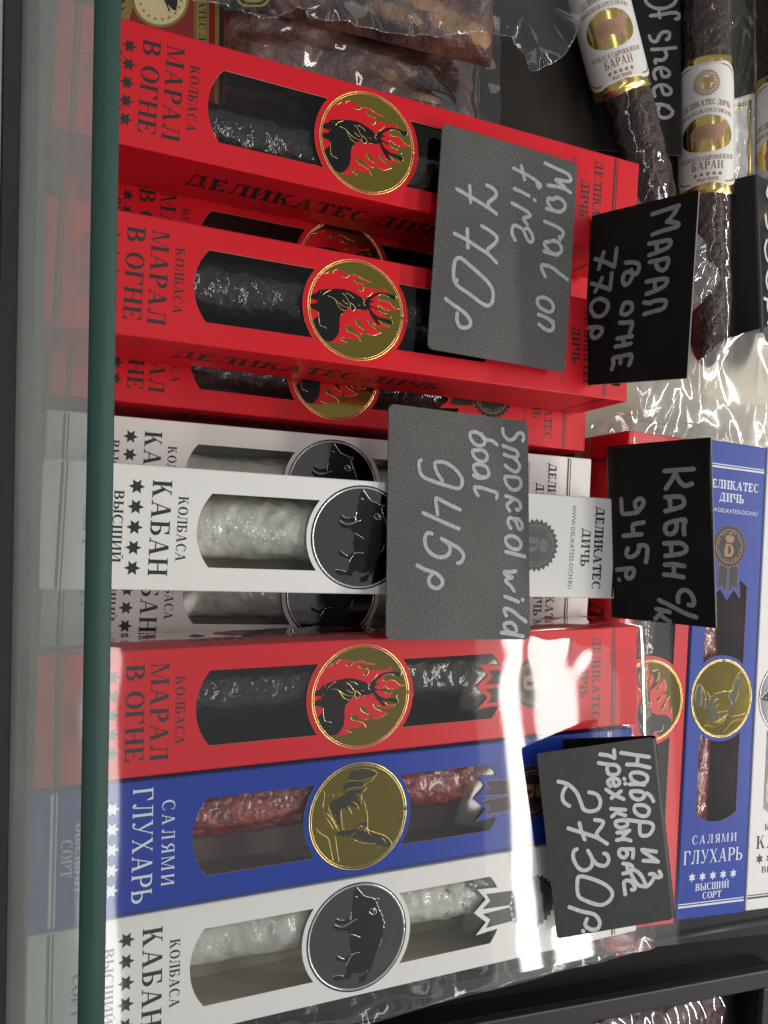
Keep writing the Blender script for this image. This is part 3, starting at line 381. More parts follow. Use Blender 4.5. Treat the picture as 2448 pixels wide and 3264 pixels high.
BOAR = {'dark':[(-0.48,-21.18),(0.21,-20.35),(1.91,-18.14),(3.5,-16.52),(6.68,-15.41),(8.82,-14.08),(9.89,-14.88),(9.09,-13.45),(9.8,-11.73),(10.56,-10.14),(10.99,-8.35),(11.81,-5.77),(12.79,-3.41),(12.21,-1.32),(11.05,2.85),(9.99,6.05),(8.67,8.23),(7.36,12.32),(5.79,16.11),(4.47,17.29),(3.96,19.11),(1.6,19.82),(0.19,19.82),(0.44,17.77),(3.15,16.69),(5.09,14.67),(2.1,15.85),(0.0,15.43),(-2.08,14.67),(-3.12,15.61),(-3.11,17.19),(-6.21,16.79),(-8.77,16.97),(-10.82,16.08),(-11.19,14.83),(-10.33,14.15),(-6.73,15.16),(-4.93,14.67),(-5.21,11.28),(-4.6,9.97),(-7.8,8.96),(-9.76,8.01),(-10.12,6.75),(-9.26,6.21),(-6.01,8.51),(-4.21,7.19),(-2.81,6.26),(-3.18,4.76),(-3.72,2.5),(-3.22,-0.75),(-4.27,-2.38),(-5.31,-3.53),(-8.92,-3.94),(-10.72,-5.22),(-10.88,-6.92),(-9.45,-6.28),(-6.36,-5.39),(-3.26,-6.51),(-5.33,-6.4),(-8.42,-6.71),(-10.23,-7.99),(-10.24,-9.56),(-8.44,-8.53),(-6.11,-8.07),(-3.27,-8.91),(-3.03,-11.26),(-2.26,-14.5),(-2.03,-18.3),(-1.26,-20.59)],'lines':[[(-0.48,-21.18),(0.21,-20.25),(1.91,-18.14),(3.5,-16.52),(6.68,-15.41),(8.4,-14.25)],[(8.39,-15.03),(9.89,-14.63),(8.93,-13.67)],[(8.29,-13.44),(9.26,-12.55),(8.94,-11.87),(9.91,-10.73),(9.81,-9.78),(10.99,-8.6),(10.89,-7.64),(11.81,-6.75),(11.65,-5.56),(12.79,-3.26),(11.99,-2.82),(12.53,-1.16)],[(11.05,2.85),(10.63,5.2),(9.57,6.22)],[(5.91,-10.45),(7.24,-10.95),(8.58,-9.84),(8.58,-8.53),(7.25,-8.13),(5.92,-8.99),(5.38,-10.05)],[(6.97,-10.6),(7.89,-9.62),(7.25,-9.0)],[(-9.73,-9.56),(-8.18,-8.43),(-5.96,-8.18)],[(-4.82,-8.22),(-3.17,-8.79)],[(-10.48,-7.08),(-8.93,-5.99),(-6.36,-5.39),(-3.77,-6.36),(-0.39,-7.68)],[(-3.23,-1.81),(-1.14,-0.85),(1.49,0.5)],[(-9.36,6.19),(-7.56,7.39),(-5.75,8.46)],[(-2.54,7.51),(-3.07,6.36)],[(-3.17,7.39),(-0.83,6.64),(1.52,6.85)],[(-2.77,-11.46),(-3.12,-9.36),(-3.16,-7.06)],[(-11.09,14.85),(-9.81,14.39),(-5.96,15.32)],[(-1.5,-17.01),(-0.71,-17.22),(-0.08,-16.54)],[(3.09,-13.83),(3.41,-13.05)],[(-1.26,-20.83),(-0.73,-20.02)],[(0.03,19.5),(0.65,18.67)],[(4.99,14.99),(4.47,16.57)],[(-5.11,11.4),(-4.45,9.91),(-3.17,7.87)]]}
BIRD = {'dark':[(-4.92,-15.71),(-4.82,-17.63),(-3.88,-18.98),(-1.77,-19.72),(1.41,-19.97),(4.62,-19.44),(7.58,-18.24),(8.83,-16.74),(7.96,-14.77),(6.78,-13.34),(5.17,-11.91),(3.56,-9.41),(2.39,-7.12),(3.3,-3.62),(3.84,-0.15),(4.0,3.75),(4.38,6.32),(6.79,7.9),(11.11,9.56),(13.82,11.4),(15.73,14.02),(14.64,15.53),(9.49,14.79),(8.14,13.14),(3.59,12.25),(-1.18,10.38),(-2.76,9.1),(-5.9,8.66),(-10.05,6.9),(-12.64,4.41),(-14.95,1.25),(-15.99,-1.73),(-16.36,-6.04),(-15.67,-10.0),(-13.21,-11.37),(-10.64,-11.79),(-7.52,-11.91),(-7.01,-14.59)],'lines':[[(-4.92,-15.71),(-1.23,-15.06),(2.22,-15.01),(4.63,-15.38),(6.77,-15.64),(8.39,-16.68)],[(8.66,-16.9),(7.31,-18.52),(4.62,-19.44),(1.41,-20.11),(-2.3,-19.53)],[(-5.96,-11.49),(-3.34,-12.39),(1.43,-12.09),(3.56,-13.55),(6.24,-14.47),(7.58,-16.28)],[(-1.75,-9.07),(0.9,-9.24),(3.03,-10.94),(3.83,-11.82)],[(-16.29,-12.68),(-15.52,-10.69),(-16.37,-6.99),(-16.26,-5.56)],[(-13.98,-10.99),(-12.94,-8.24)],[(-12.44,-11.52),(-10.88,-8.47)],[(-10.89,-11.1),(-9.33,-9.48)],[(-9.08,-11.13),(-8.04,-9.57)],[(-16.26,-5.56),(-15.83,-1.71)],[(-13.45,-6.16),(-13.96,-4.79),(-12.67,-3.21)],[(-14.72,-2.99),(-12.66,-0.35),(-10.58,3.26),(-9.03,5.37)],[(-13.69,-3.34),(-11.62,0.26),(-9.55,3.87)],[(-11.38,-3.04),(-10.59,0.4)],[(-15.22,-1.16),(-13.16,1.49),(-11.61,4.07)],[(-15.72,0.68),(-13.41,3.59)],[(-8.28,-3.61),(-8.01,-0.22),(-7.47,4.15),(-6.43,4.77)],[(-5.15,-4.66),(-3.84,-2.57),(-3.31,-1.06)],[(-2.8,-6.3),(-0.68,-4.59),(-0.15,-2.59)],[(0.9,-8.76),(1.43,-7.24),(0.91,-4.88)],[(2.23,-6.66),(3.3,-3.13),(4.0,0.84),(4.22,6.2),(6.79,7.76),(11.11,9.56),(14.1,11.69),(15.73,14.12),(14.37,15.39)],[(10.57,10.46),(12.19,12.4),(11.65,13.54)],[(12.46,11.95),(13.55,14.3)],[(-4.33,8.16),(-1.71,7.08),(-1.19,6.91)],[(-0.66,6.02),(0.92,4.31),(1.72,5.38),(0.4,6.65)],[(-19.77,2.5),(-17.74,4.9),(-14.67,6.97),(-13.39,9.52),(-12.6,13.89),(-11.56,17.84)],[(-10.83,7.03),(-10.03,12.84),(-8.88,18.95)],[(2.25,7.38),(3.58,5.39),(4.65,8.19),(5.99,8.62)],[(-2.76,9.58),(1.46,11.61),(8.41,13.08)],[(-7.5,-4.47),(-6.71,-1.97)],[(-1.74,-3.76),(-2.26,-2.86)],[(-5.92,2.44),(-2.77,3.58)],[(1.45,0.51),(2.51,4.52)],[(8.41,14.54),(11.11,14.44)]]}
BIRD["patches"] = [[(-4.92,-15.95),(-4.66,-17.85),(-3.62,-19.19),(-1.77,-19.72),(1.41,-19.87),(4.62,-19.29),(7.58,-18.14),(8.5,-16.77),(6.24,-16.18),(3.55,-15.74),(1.42,-15.25),(-1.76,-15.36)],[(-7.0,-11.61),(-7.27,-13.56),(-5.96,-14.47),(-3.34,-15.05),(1.42,-14.52),(2.49,-13.67),(1.43,-12.33),(-3.34,-12.39),(-5.43,-11.67)],[(-13.7,-5.71),(-12.68,-7.5),(-10.11,-8.38),(-6.99,-9.45),(-5.43,-10.95),(-1.75,-11.24),(0.9,-11.18),(1.43,-9.66),(-1.22,-9.01),(-0.16,-6.46),(0.91,-3.91),(-1.74,-3.76),(-3.32,-4.43),(-4.89,-4.87),(-5.41,-3.25),(-7.5,-4.47),(-8.28,-3.61),(-9.05,-1.79),(-8.41,3.07),(-10.07,1.89),(-11.63,-1.17)],[(-11.09,6.04),(-9.03,5.37),(-4.86,5.7),(-1.19,5.23),(0.92,3.34),(3.31,2.69),(3.58,4.66),(1.72,5.14),(2.52,6.94),(5.18,7.78),(10.02,9.66),(13.28,11.57),(14.91,13.51),(14.37,15.14),(10.02,14.52),(7.87,13.0),(4.65,12.06),(1.46,10.89),(-1.18,9.56),(-3.81,8.48),(-7.98,7.42)]]

# ------------------------------------------------------------------ materials used
M = {}
M['red'] = mat('red_card', (0.66, 0.010, 0.020), 0.36, spec=0.3, bump=(18, 0.22, 0.003, 9))
M['blue'] = mat('blue_card', (0.006, 0.040, 0.34), 0.36, spec=0.3, bump=(18, 0.22, 0.003, 9))
M['white'] = mat('white_card', (0.80, 0.785, 0.755), 0.36, spec=0.3, bump=(18, 0.22, 0.003, 9))
M['raw'] = mat('raw_board', (0.62, 0.52, 0.36), 0.8)
M['paper_fibre'] = mat('paper_fibre', (0.75, 0.70, 0.60), 0.8)
M['ink'] = mat('black_ink', (0.018, 0.016, 0.017), 0.4)
M['ink_dark'] = mat('charcoal_ink', (0.045, 0.045, 0.045), 0.4)
M['whiteink'] = mat('white_ink', (0.72, 0.76, 0.82), 0.45)
M['brown'] = mat('bronze_ink', (0.30, 0.15, 0.07), 0.4)
M['brown_dark'] = mat('dark_brown_ink', (0.022, 0.016, 0.013), 0.45, spec=0.3)
M['greyink'] = mat('grey_ink', (0.13, 0.13, 0.13), 0.4)
M['gold'] = mat('gold_foil', (0.42, 0.325, 0.07), 0.10, 1.0, bump=(60, 0.05, 0.0006, 4))
M['goldline'] = mat('gold_edge', (0.95, 0.75, 0.28), 0.22, 1.0)
M['silver'] = mat('silver_foil', (0.20, 0.205, 0.20), 0.12, 1.0, bump=(60, 0.05, 0.0006, 4))
M['silverline'] = mat('silver_edge', (0.92, 0.92, 0.90), 0.2, 1.0)
M['black_foil'] = mat('black_foil', (0.012, 0.012, 0.013), 0.35, spec=0.2)
M['in_red'] = mat('inside_dark', (0.020, 0.018, 0.018), 0.35)
M['in_blue'] = mat('inside_brown', (0.46, 0.37, 0.34), 0.35)
M['in_white'] = mat('inside_grey', (0.80, 0.74, 0.60), 0.4)
M['film'] = film('window_film', (0.97, 0.97, 0.96), 1.0, 0.05, bump=(22, 0.10, 0.002, 2))
M['sleeve'] = film('clear_sleeve', (0.97, 0.97, 0.97), 1.5, 0.038, haze=0.005)
M['bag'] = film('clear_bag', (0.93, 0.93, 0.93), 1.05, 0.09, haze=0.20, hazecol=(0.44, 0.42, 0.40))
M['clear'] = film('pack_film', (0.95, 0.95, 0.95), 1.6, 0.06, haze=0.016, bump=(30, 0.12, 0.002, 2))
M['vac'] = film('vacuum_film', (0.97, 0.97, 0.97), 1.0, 0.05, haze=0.003, bump=(85, 0.45, 0.002, 3))
M['packvac'] = film('pack_skin', (0.97, 0.97, 0.97), 2.0, 0.06, haze=0.004, bump=(40, 0.2, 0.002, 3))
M['skin'] = film('tight_film', (0.98, 0.98, 0.98), 1.35, 0.05, bump=(125, 0.42, 0.003, 3))
M['dark_sausage'] = mat('dark_sausage', (0.010, 0.008, 0.007), 0.45, spec=0.25, bump=(160, 0.7, 0.004, 3), vary=(90, (0.026, 0.016, 0.013), 0.2))
M['red_sausage'] = mat('red_sausage', (0.15, 0.007, 0.006), 0.32, bump=(200, 0.8, 0.005, 2), vary=(210, (0.36, 0.07, 0.05), 0.10), coat=0.3)
M['white_sausage'] = mat('mould_sausage', (0.82, 0.81, 0.73), 0.42, bump=(110, 0.55, 0.004, 5), vary=(34, (0.36, 0.36, 0.33), 0.2, 8), coat=0.3)
M['bird_dark'] = mat('dull_dark_foil', (0.035, 0.032, 0.022), 0.35, 0.5)
def blotches(m, dark, scale, lo, hi):
    nt = m.node_tree; bs = nt.nodes['Principled BSDF']; src = bs.inputs['Base Color'].links[0].from_socket
    tc = nt.nodes.new('ShaderNodeTexCoord'); n = nt.nodes.new('ShaderNodeTexNoise'); n.inputs['Scale'].default_value = scale; n.inputs['Detail'].default_value = 7; n.inputs['Roughness'].default_value = .65
    r = nt.nodes.new('ShaderNodeValToRGB'); r.color_ramp.elements[0].position = lo; r.color_ramp.elements[1].position = hi
    mx = nt.nodes.new('ShaderNodeMix'); mx.data_type = 'RGBA'; mx.inputs[7].default_value = (*dark, 1)
    nt.links.new(tc.outputs['Object'], n.inputs['Vector']); nt.links.new(n.outputs['Fac'], r.inputs[0]); nt.links.new(r.outputs[0], mx.inputs[0]); nt.links.new(src, mx.inputs[6]); nt.links.new(mx.outputs[2], bs.inputs['Base Color'])
blotches(M['white_sausage'], (0.06, 0.06, 0.065), 40, 0.64, 0.69)
M['brown_sausage'] = mat('brown_sausage', (0.060, 0.024, 0.013), 0.42, bump=(230, 0.9, 0.005, 4), vary=(140, (0.022, 0.010, 0.007), 0.2))
M['meat'] = mat('dried_meat', (0.15, 0.052, 0.036), 0.45, bump=(60, 0.9, 0.007, 8), vary=(30, (0.018, 0.010, 0.009), 0.13, 9), coat=0.1)
M['vacmeat'] = mat('fresh_meat', (0.06, 0.007, 0.009), 0.4, bump=(60, 0.8, 0.006, 5), vary=(40, (0.03, 0.006, 0.007), 0.15, 6))
M['fat'] = mat('fat_patch', (0.36, 0.20, 0.085), 0.45, bump=(90, 0.8, 0.005, 6), vary=(45, (0.10, 0.042, 0.028), 0.2, 7))
M['tag'] = mat('chalk_tag', (0.006, 0.005, 0.005), 0.6, spec=0.22, vary=(28, (0.013, 0.012, 0.012), 0.25, 6), bump=(1500, 0.12, 0.0004))
M['tag_edge'] = mat('tag_edge', (0.14, 0.14, 0.14), 0.6)
M['pen'] = mat('paint_marker', (0.42, 0.455, 0.455), 0.6, vary=(500, (0.30, 0.325, 0.325), 0.2))
M['pen_white'] = mat('white_marker', (0.62, 0.65, 0.65), 0.6, vary=(500, (0.50, 0.52, 0.52), 0.2))
M['pen_dark'] = mat('faint_marker', (0.31, 0.31, 0.31), 0.6, vary=(500, (0.21, 0.21, 0.21), 0.2))
M['steel'] = mat('brushed_deck', (0.29, 0.26, 0.205), 0.36, 0.5, bump=(25, 0.15, 0.003, 5), vary=(14, (0.22, 0.20, 0.155), 0.2))
M['black_plastic'] = mat('black_plastic', (0.008, 0.007, 0.007), 0.3, spec=0.25, bump=(40, 0.05, 0.002))
M['dark_rim'] = mat('tray_rim', (0.022, 0.022, 0.022), 0.45, bump=(500, 0.1, 0.0005))
M['alu'] = mat('grey_profile', (0.58, 0.63, 0.60), 0.45, 0.1, bump=(60, 0.1, 0.001))
M['gasket'] = mat('dark_gasket', (0.045, 0.05, 0.045), 0.6)
M['glass_edge'] = mat('green_glass_edge', (0.026, 0.066, 0.054), 0.5, spec=0.3)
M['paper'] = mat('white_label', (0.74, 0.73, 0.70), 0.35)
M['cream'] = mat('cream_print', (0.66, 0.56, 0.30), 0.35)
M['darkred'] = mat('dark_red_print', (0.22, 0.012, 0.014), 0.35)
M['olive'] = mat('dull_gold_print', (0.26, 0.20, 0.055), 0.35, 0.3)
M['tan'] = mat('tan_print', (0.42, 0.24, 0.16), 0.4)
def speckle(name, c0, c1):              # sparkling black coating of two big tags, lamp sheen painted in as grey
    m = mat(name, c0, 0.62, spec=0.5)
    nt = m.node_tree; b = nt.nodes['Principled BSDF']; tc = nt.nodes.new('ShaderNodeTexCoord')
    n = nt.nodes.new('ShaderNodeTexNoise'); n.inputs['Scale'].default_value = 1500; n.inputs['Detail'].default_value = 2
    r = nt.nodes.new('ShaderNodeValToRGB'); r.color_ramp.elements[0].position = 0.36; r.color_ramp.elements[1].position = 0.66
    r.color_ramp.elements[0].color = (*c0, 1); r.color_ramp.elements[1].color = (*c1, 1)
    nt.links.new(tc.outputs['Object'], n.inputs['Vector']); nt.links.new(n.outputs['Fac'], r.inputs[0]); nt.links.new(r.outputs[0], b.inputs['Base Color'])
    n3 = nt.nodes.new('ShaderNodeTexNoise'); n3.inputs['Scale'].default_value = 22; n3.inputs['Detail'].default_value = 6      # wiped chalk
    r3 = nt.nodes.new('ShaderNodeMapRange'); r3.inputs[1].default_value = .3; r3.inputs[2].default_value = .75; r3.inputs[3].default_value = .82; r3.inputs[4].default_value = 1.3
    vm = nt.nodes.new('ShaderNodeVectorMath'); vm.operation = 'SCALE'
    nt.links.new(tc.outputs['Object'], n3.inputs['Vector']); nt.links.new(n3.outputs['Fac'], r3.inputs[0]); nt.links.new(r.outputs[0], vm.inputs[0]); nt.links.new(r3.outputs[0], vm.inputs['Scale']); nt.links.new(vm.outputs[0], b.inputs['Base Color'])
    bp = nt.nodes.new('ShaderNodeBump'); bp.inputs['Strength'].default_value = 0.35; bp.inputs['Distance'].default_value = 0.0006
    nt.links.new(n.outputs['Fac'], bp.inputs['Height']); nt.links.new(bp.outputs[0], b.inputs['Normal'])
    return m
M['tag_sheen'] = speckle('speckled_tag_sheen', (0.042, 0.042, 0.040), (0.118, 0.118, 0.112))
M['tag_soft'] = mat('worn_tag', (0.030, 0.032, 0.030), 0.5, bump=(1200, 0.15, 0.0004), vary=(160, (0.042, 0.044, 0.042), 0.2))

# ------------------------------------------------------------------ sausage boxes
A0, A1, HW, DEP = 23.8, 299.0, 25.0, 40.0
WB, AM, RC, RM = 15.2, 148.7, 24.9, 22.95
AWS, AWL, AWE = 83.1, 77.6, 214.3
def arc_start():                         # curved lower end of the window
    s = AWS - AWL; r = (WB * WB + s * s) / (2 * s); cx = AWL + r; a = math.asin(WB / r)
    return [(cx - r * math.cos(t), r * math.sin(t)) for t in [a - 2 * a * i / 14 for i in range(15)]]
def win_low():
    al = math.asin(WB / RC)
    return arc_start() + [(AM - RC * math.cos(t), RC * math.sin(t)) for t in [-al + 2 * al * i / 20 for i in range(21)]]
def win_high():
    al = math.asin(WB / RC)
    arcp = [(AM + RC * math.cos(t), RC * math.sin(t)) for t in [al - 2 * al * i / 20 for i in range(21)]]
    end = [(AWE, -WB), (215.8, -13.6), (217.2, -11.6), (218.3, -9.6), (207.6, -10.4), (212.2, -5.2), (205.9, 0), (212.2, 5.2), (206.9, 10.2), (218.3, 9.2), (217.2, 11.4), (215.8, 13.4), (AWE, WB)]
    return arcp + end
AR, RR1 = 237.6, 12.9
def rosette_parts():
    n = 28
    z = [(AR + (RR1 if i % 2 == 0 else RR1 - 1.5) * math.cos(PI * i / n), (RR1 if i % 2 == 0 else RR1 - 1.5) * math.sin(PI * i / n)) for i in range(2 * n)]
    rib1 = [(225.4, -7.2), (212.2, -7.6), (214.4, -4.0), (209.9, -0.5), (211.2, -0.9), (224.4, -0.5)]
    rib1 = [(226.5, -6.9), (212.3, -7.6), (214.4, -4.1), (210.4, -1.0), (225.0, -0.4)]
    rib2 = [(x, -y + 0.2) for x, y in rib1]
    return z, rib1, rib2
def monogram():                          # crown over a letter D, in rosette coordinates (x up the box, y across)
    P = []
    P.append((ell(AR + 4.6, -1.5, 2.0, 1.9, 16), [])); P.append((ell(AR + 4.6, 1.5, 2.0, 1.9, 16), [])); P.append((rect(AR + 2.2, -2.3, AR + 3.6, 2.3), []))
    P.append((rect(AR + 6.0, -0.35, AR + 8.6, 0.35), [])); P.append((rect(AR + 7.3, -0.9, AR + 7.9, 0.9), []))
    g = Glyphs(0.26, 0.12, 0.08, 0.1)
    for o, hs in g.get('D')[0]:
        tr = lambda q: (AR - 6.2 + q[1] * 7.6, (q[0] - 0.45) * 8.0)
        P.append(([tr(q) for q in o], [[tr(q) for q in h] for h in hs]))
    P.append((ribbon(spline([(AR - 4.5, 0.5), (AR - 5.6, -1.6), (AR - 3.6, -3.4), (AR - 1.2, -2.9), (AR - 0.6, -1.4)], 4), 1.0), []))
    return P

def build_carton(kind):
    col = {'red': 'red', 'blue': 'blue', 'white': 'white'}[kind]
    inner = {'red': 'in_red', 'blue': 'in_blue', 'white': 'in_white'}[kind]
    ink = 'whiteink' if kind == 'blue' else 'ink'
    mats = [M[col], M['raw'], M[inner], M[ink], M['ink_dark' if kind == 'white' else 'brown_dark'], M['greyink' if kind == 'white' else 'brown'], M['whiteink'] if kind == 'blue' else M['greyink'], M['paper_fibre']]
    b = MB(); L = A1 - A0
    # shell with softened folds; local axes: x up the box, y across, z from back (0) to front (-DEP mirrored below)
    P3 = lambda x, y, z: (x - A0, y, z - DEP)          # (a, b, depth) -> local; front is z = -DEP, back is z = 0
    bm = bmesh.new(); bmesh.ops.create_cube(bm, size=1)
    for v in bm.verts: v.co = Vector((L / 2 + v.co.x * L, v.co.y * 2 * HW, -DEP / 2 + v.co.z * DEP))
    bmesh.ops.bevel(bm, geom=bm.edges[:], offset=0.7, segments=2, affect='EDGES', profile=0.5)
    bm.faces.ensure_lookup_table(); bm.normal_update()
    front = max(bm.faces, key=lambda f: (-f.normal.z) * f.calc_area()); fz = min(v.co.z for v in front.verts)
    fx0, fx1 = min(v.co.x for v in front.verts), max(v.co.x for v in front.verts); fy0, fy1 = min(v.co.y for v in front.verts), max(v.co.y for v in front.verts)
    bmesh.ops.delete(bm, geom=[front], context='FACES_ONLY'); bm.verts.index_update()
    b.add([v.co for v in bm.verts], [[v.index for v in f.verts] for f in bm.faces], 0); bm.free()
    w1, w2 = win_low(), win_high()
    panel = fill([([(fx0 + A0, fy0), (fx1 + A0, fy0), (fx1 + A0, fy1), (fx0 + A0, fy1)], [w1, w2])])
    b.tris(panel, lambda x, y: P3(x, y, 0), 0, flip=True)
    b.tris(panel, lambda x, y: P3(x, y, 0.5), 2)
    for w in (w1, w2):
        n = len(w)
        for i in range(n):
            (x0, y0), (x1, y1) = w[i], w[(i + 1) % n]
            b.quad(P3(x0, y0, 0), P3(x1, y1, 0), P3(x1, y1, 0.5), P3(x0, y0, 0.5), 1)
    i0, i1, j0, j1, kk = 0.6, L - 0.6, -HW + 0.6, HW - 0.6, -0.6
    for q in (((i0, j0), (i1, j0)), ((i1, j0), (i1, j1)), ((i1, j1), (i0, j1)), ((i0, j1), (i0, j0))):
        (x0, y0), (x1, y1) = q; b.quad((x0, y0, -DEP + 0.5), (x1, y1, -DEP + 0.5), (x1, y1, kk), (x0, y0, kk), 2)
    b.quad((i0, j0, kk), (i1, j0, kk), (i1, j1, kk), (i0, j1, kk), 2)
    rf = random.Random(len(kind))           # paper fibres left along the die-cut edges
    for k in range(16):
        w = w1 if k % 2 else w2; q = rf.randrange(len(w)); (x0, y0), (x1, y1) = w[q], w[(q + 1) % len(w)]; f = rf.random()
        x, y = x0 + (x1 - x0) * f, y0 + (y1 - y0) * f; d = [(x + rf.uniform(-.45, .45), y + rf.uniform(-.35, .35)) for _ in range(3)]
        b.add([P3(px, py, -0.12) for px, py in d], [(0, 1, 2)], 7)
    # printing on the front
    pr = lambda lift: (lambda x, y: (y - A0, x, -DEP - lift))      # text x -> across, text y -> up
    def put(parts, m, lift=0.06): b.tris(fill(parts), pr(lift), m)
    S = SERIF
    if kind == 'red':
        for s, y, h, w in (('КОЛБАСА', 69.6, 3.75, 27.5),): put(S.text(s, 0, y, h, w), 3)
        put(S.text('МАРАЛ', 0, 60.0, 7.0, 39), 3); put(S.text('В ОГНЕ', 0, 50.6, 7.0, 38.5), 3)
        put([(star(7.35 * (i - 2), 45.6, 2.95), []) for i in range(5)], 3)
        put(S.text('ВЫСШИЙ', 0, 39.2, 3.7, 25), 3); put(S.text('СОРТ', 0, 34.2, 3.7, 14), 3)
    elif kind == 'white':
        put(S.text('КОЛБАСА', 0, 69.8, 3.9, 26.5), 3); put(S.text('КАБАН', 0, 59.4, 7.5, 38.5), 3)
        put([(star(8.1 * (i - 2), 53.4, 3.2), []) for i in range(5)], 3)
        put(S.text('ВЫСШИЙ', 0, 45.1, 3.7, 28.5), 3); put(S.text('СОРТ', 0, 39.4, 3.7, 16), 3)
    else:
        put(LIGHT.text('САЛЯМИ', 0, 65.7, 4.9, 33, gap=0.22), 3); put(LIGHT.text('ГЛУХАРЬ', 0, 54.6, 7.6, 44), 3)
        put([(star(7.65 * (i - 2), 47.1, 2.75), []) for i in range(5)], 3)
        put(S.text('ВЫСШИЙ', 0, 39.3, 4.0, 25), 3); put(S.text('СОРТ', 0, 34.4, 3.8, 14), 3)
    put(SLAB.text('ДЕЛИКАТЕС', 0, 271.2, 5.1, 41), 3); put(SLAB.text('ДИЧЬ', 0, 263.7, 5.1, 18.8), 3)
    b.tris(sans('WWW.DELIKATESS-DICH.RU', 0, 257.2, 2.4, 41), pr(0.06), 3)
    lw = 24.9
    for y0, y1 in ((30.5, 31.6), (32.3, 32.9), (283.2, 284.3), (285.0, 285.6)):
        y0_, y1_ = (y0, y1)
        put([(rect(-24.2, y0_, 24.2, y1_), [])], 3)
        for sgn in (-1, 1):               # the two rules run on round the sides
            b.add([(y0 - A0, sgn * 25.06, -DEP + 0.8), (y1 - A0, sgn * 25.06, -DEP + 0.8), (y1 - A0, sgn * 25.06, -0.8), (y0 - A0, sgn * 25.06, -0.8)], [(0, 1, 2, 3)], 3)
    # big lettering down both sides
    for sgn in (-1, 1):
        tx = SLAB.text('ДЕЛИКАТЕС ДИЧЬ', 137, -6.5, 13, 128)
        b.tris(fill(tx), lambda x, y, s=sgn: (x - A0 if s > 0 else 274 - x - A0, s * 25.06, -DEP + 20 - y), 3)
    # rosette and ribbons
    z, r1, r2 = rosette_parts()
    pq = lambda lift: (lambda x, y: (x - A0, y, -DEP - lift))
    def putr(parts, m, lift): b.tris(fill(parts), pq(lift), m, flip=True)
    grow = lambda l, k: [(cx_ + (x - cx_) * k, cy_ + (y - cy_) * k) for cx_, cy_ in [(sum(p[0] for p in l) / len(l), sum(p[1] for p in l) / len(l))] for x, y in l]
    if kind == 'blue':
        putr([(grow(z, 1.025), []), (grow(r1, 1.07), []), (grow(r2, 1.07), [])], 5, 0.05)
    putr([(r1, []), (r2, [])], 4, 0.07); putr([(z, [])], 4, 0.10)
    putr([ring(AR, 0, 10.1, 9.5)], 5, 0.13); putr(monogram(), 5, 0.13)
    for k in range(40):                    # the tiny lettering round the seal
        if k % 10 in (4, 9): continue
        a = 2 * PI * k / 40
        putr([([(AR + r * math.cos(a + d), r * math.sin(a + d)) for r, d in ((7.9, -.035), (8.9, -.035), (8.9, .035), (7.9, .035))], [])], 5, 0.13)
    return b, mats

def line_tubes(b, lines, m, z, r=0.15):
    for l in lines:
        p = spline([(x + AM - A0, y) for x, y in l], 4)
        b.tube([(x, y, z) for x, y in p], r, 6, m, squash=0.7)
def build_medallion(kind):
    b = MB(); z0 = -DEP
    mp = lambda lift: (lambda x, y: (x + AM - A0, y, z0 - lift))
    gold = kind != 'white'
    mats = [M['gold' if gold else 'silver'], M['goldline' if gold else 'silverline'], M['red'], M['bird_dark' if kind == 'blue' else 'black_foil']]
    def put(parts, m, lift): b.tris(fill(parts), mp(lift), m, flip=True)
    circ = lambda r: [(AM - A0 + r * math.cos(t), r * math.sin(t), z0 - 0.12) for t in [2 * PI * i / 96 for i in range(97)]]
    put([(ell(0, 0, 21.6, 21.6, 96), [])], 0, 0.08)
    if kind == 'white':
        put([ring(0, 0, 22.95, 22.4)], 3, 0.08)
    for r, w in ((22.55, 0.30), (21.65, 0.17)) if kind != 'white' else ((22.1, 0.34),):
        b.tube(circ(r), w, 6, 1, squash=0.5, taper=False)
    if kind == 'blue': put([ring(0, 0, 22.4, 21.8)], 3, 0.06)
    E_ = {'red': DEER, 'white': BOAR, 'blue': BIRD}[kind]
    disc = b; b = MB()
    def put(parts, m, lift): b.tris(fill(parts), mp(lift), m, flip=True)
    if kind == 'red':
        put([(E_['red'], [])], 2, 0.13)
        put([(E_['dark'], [])], 3, 0.18)
        line_tubes(b, E_['lines'], 1, z0 - 0.2, 0.15)
    else:
        put([(p, []) for p in E_['patches']] if kind == 'blue' else [(E_['dark'], [])], 3, 0.13)
        line_tubes(b, E_['lines'], 1, z0 - 0.15, 0.14 if kind == 'white' else 0.10)
    return disc, b, mats
def build_film():
    b = MB(); L0 = (AWL - 2 - A0, AWE + 5 - A0)
    fn = lambda i, j: (L0[0] + i * (L0[1] - L0[0]), (j - .5) * 36, -DEP + 0.9 + 0.25 * math.sin(i * 19 + j * 3) * math.sin(j * PI))
    b.grid(lambda i, j: fn(i, 1 - j), 60, 14)
    return b
PROTO = {}
def sausage_box(kind, pose, label, group=None):
    R, t = POSES[pose]
    a = Vector([r[0] for r in R]); bb = Vector([r[1] for r in R]); c = Vector([r[2] for r in R])
    org = Vector(t) + a * (A0 - 150) + c * DEP
    root = thing('sausage_box', frame(a, bb, c, org), label, 'sausage box', group)
    if kind not in PROTO:
        cb, cm = build_carton(kind); mb_, em_, mm = build_medallion(kind)
        md = mb_.build('medallion', mm, root); em_.build('emblem', mm, md)
        PROTO[kind] = (cb.build('carton', cm, root), md, build_film().build('window_film', [M['film']], root))
    else:
        for p in PROTO[kind]:
            o = p.copy(); C.objects.link(o); o.parent = root
            for q in p.children:
                s = q.copy(); C.objects.link(s); s.parent = o
    return root
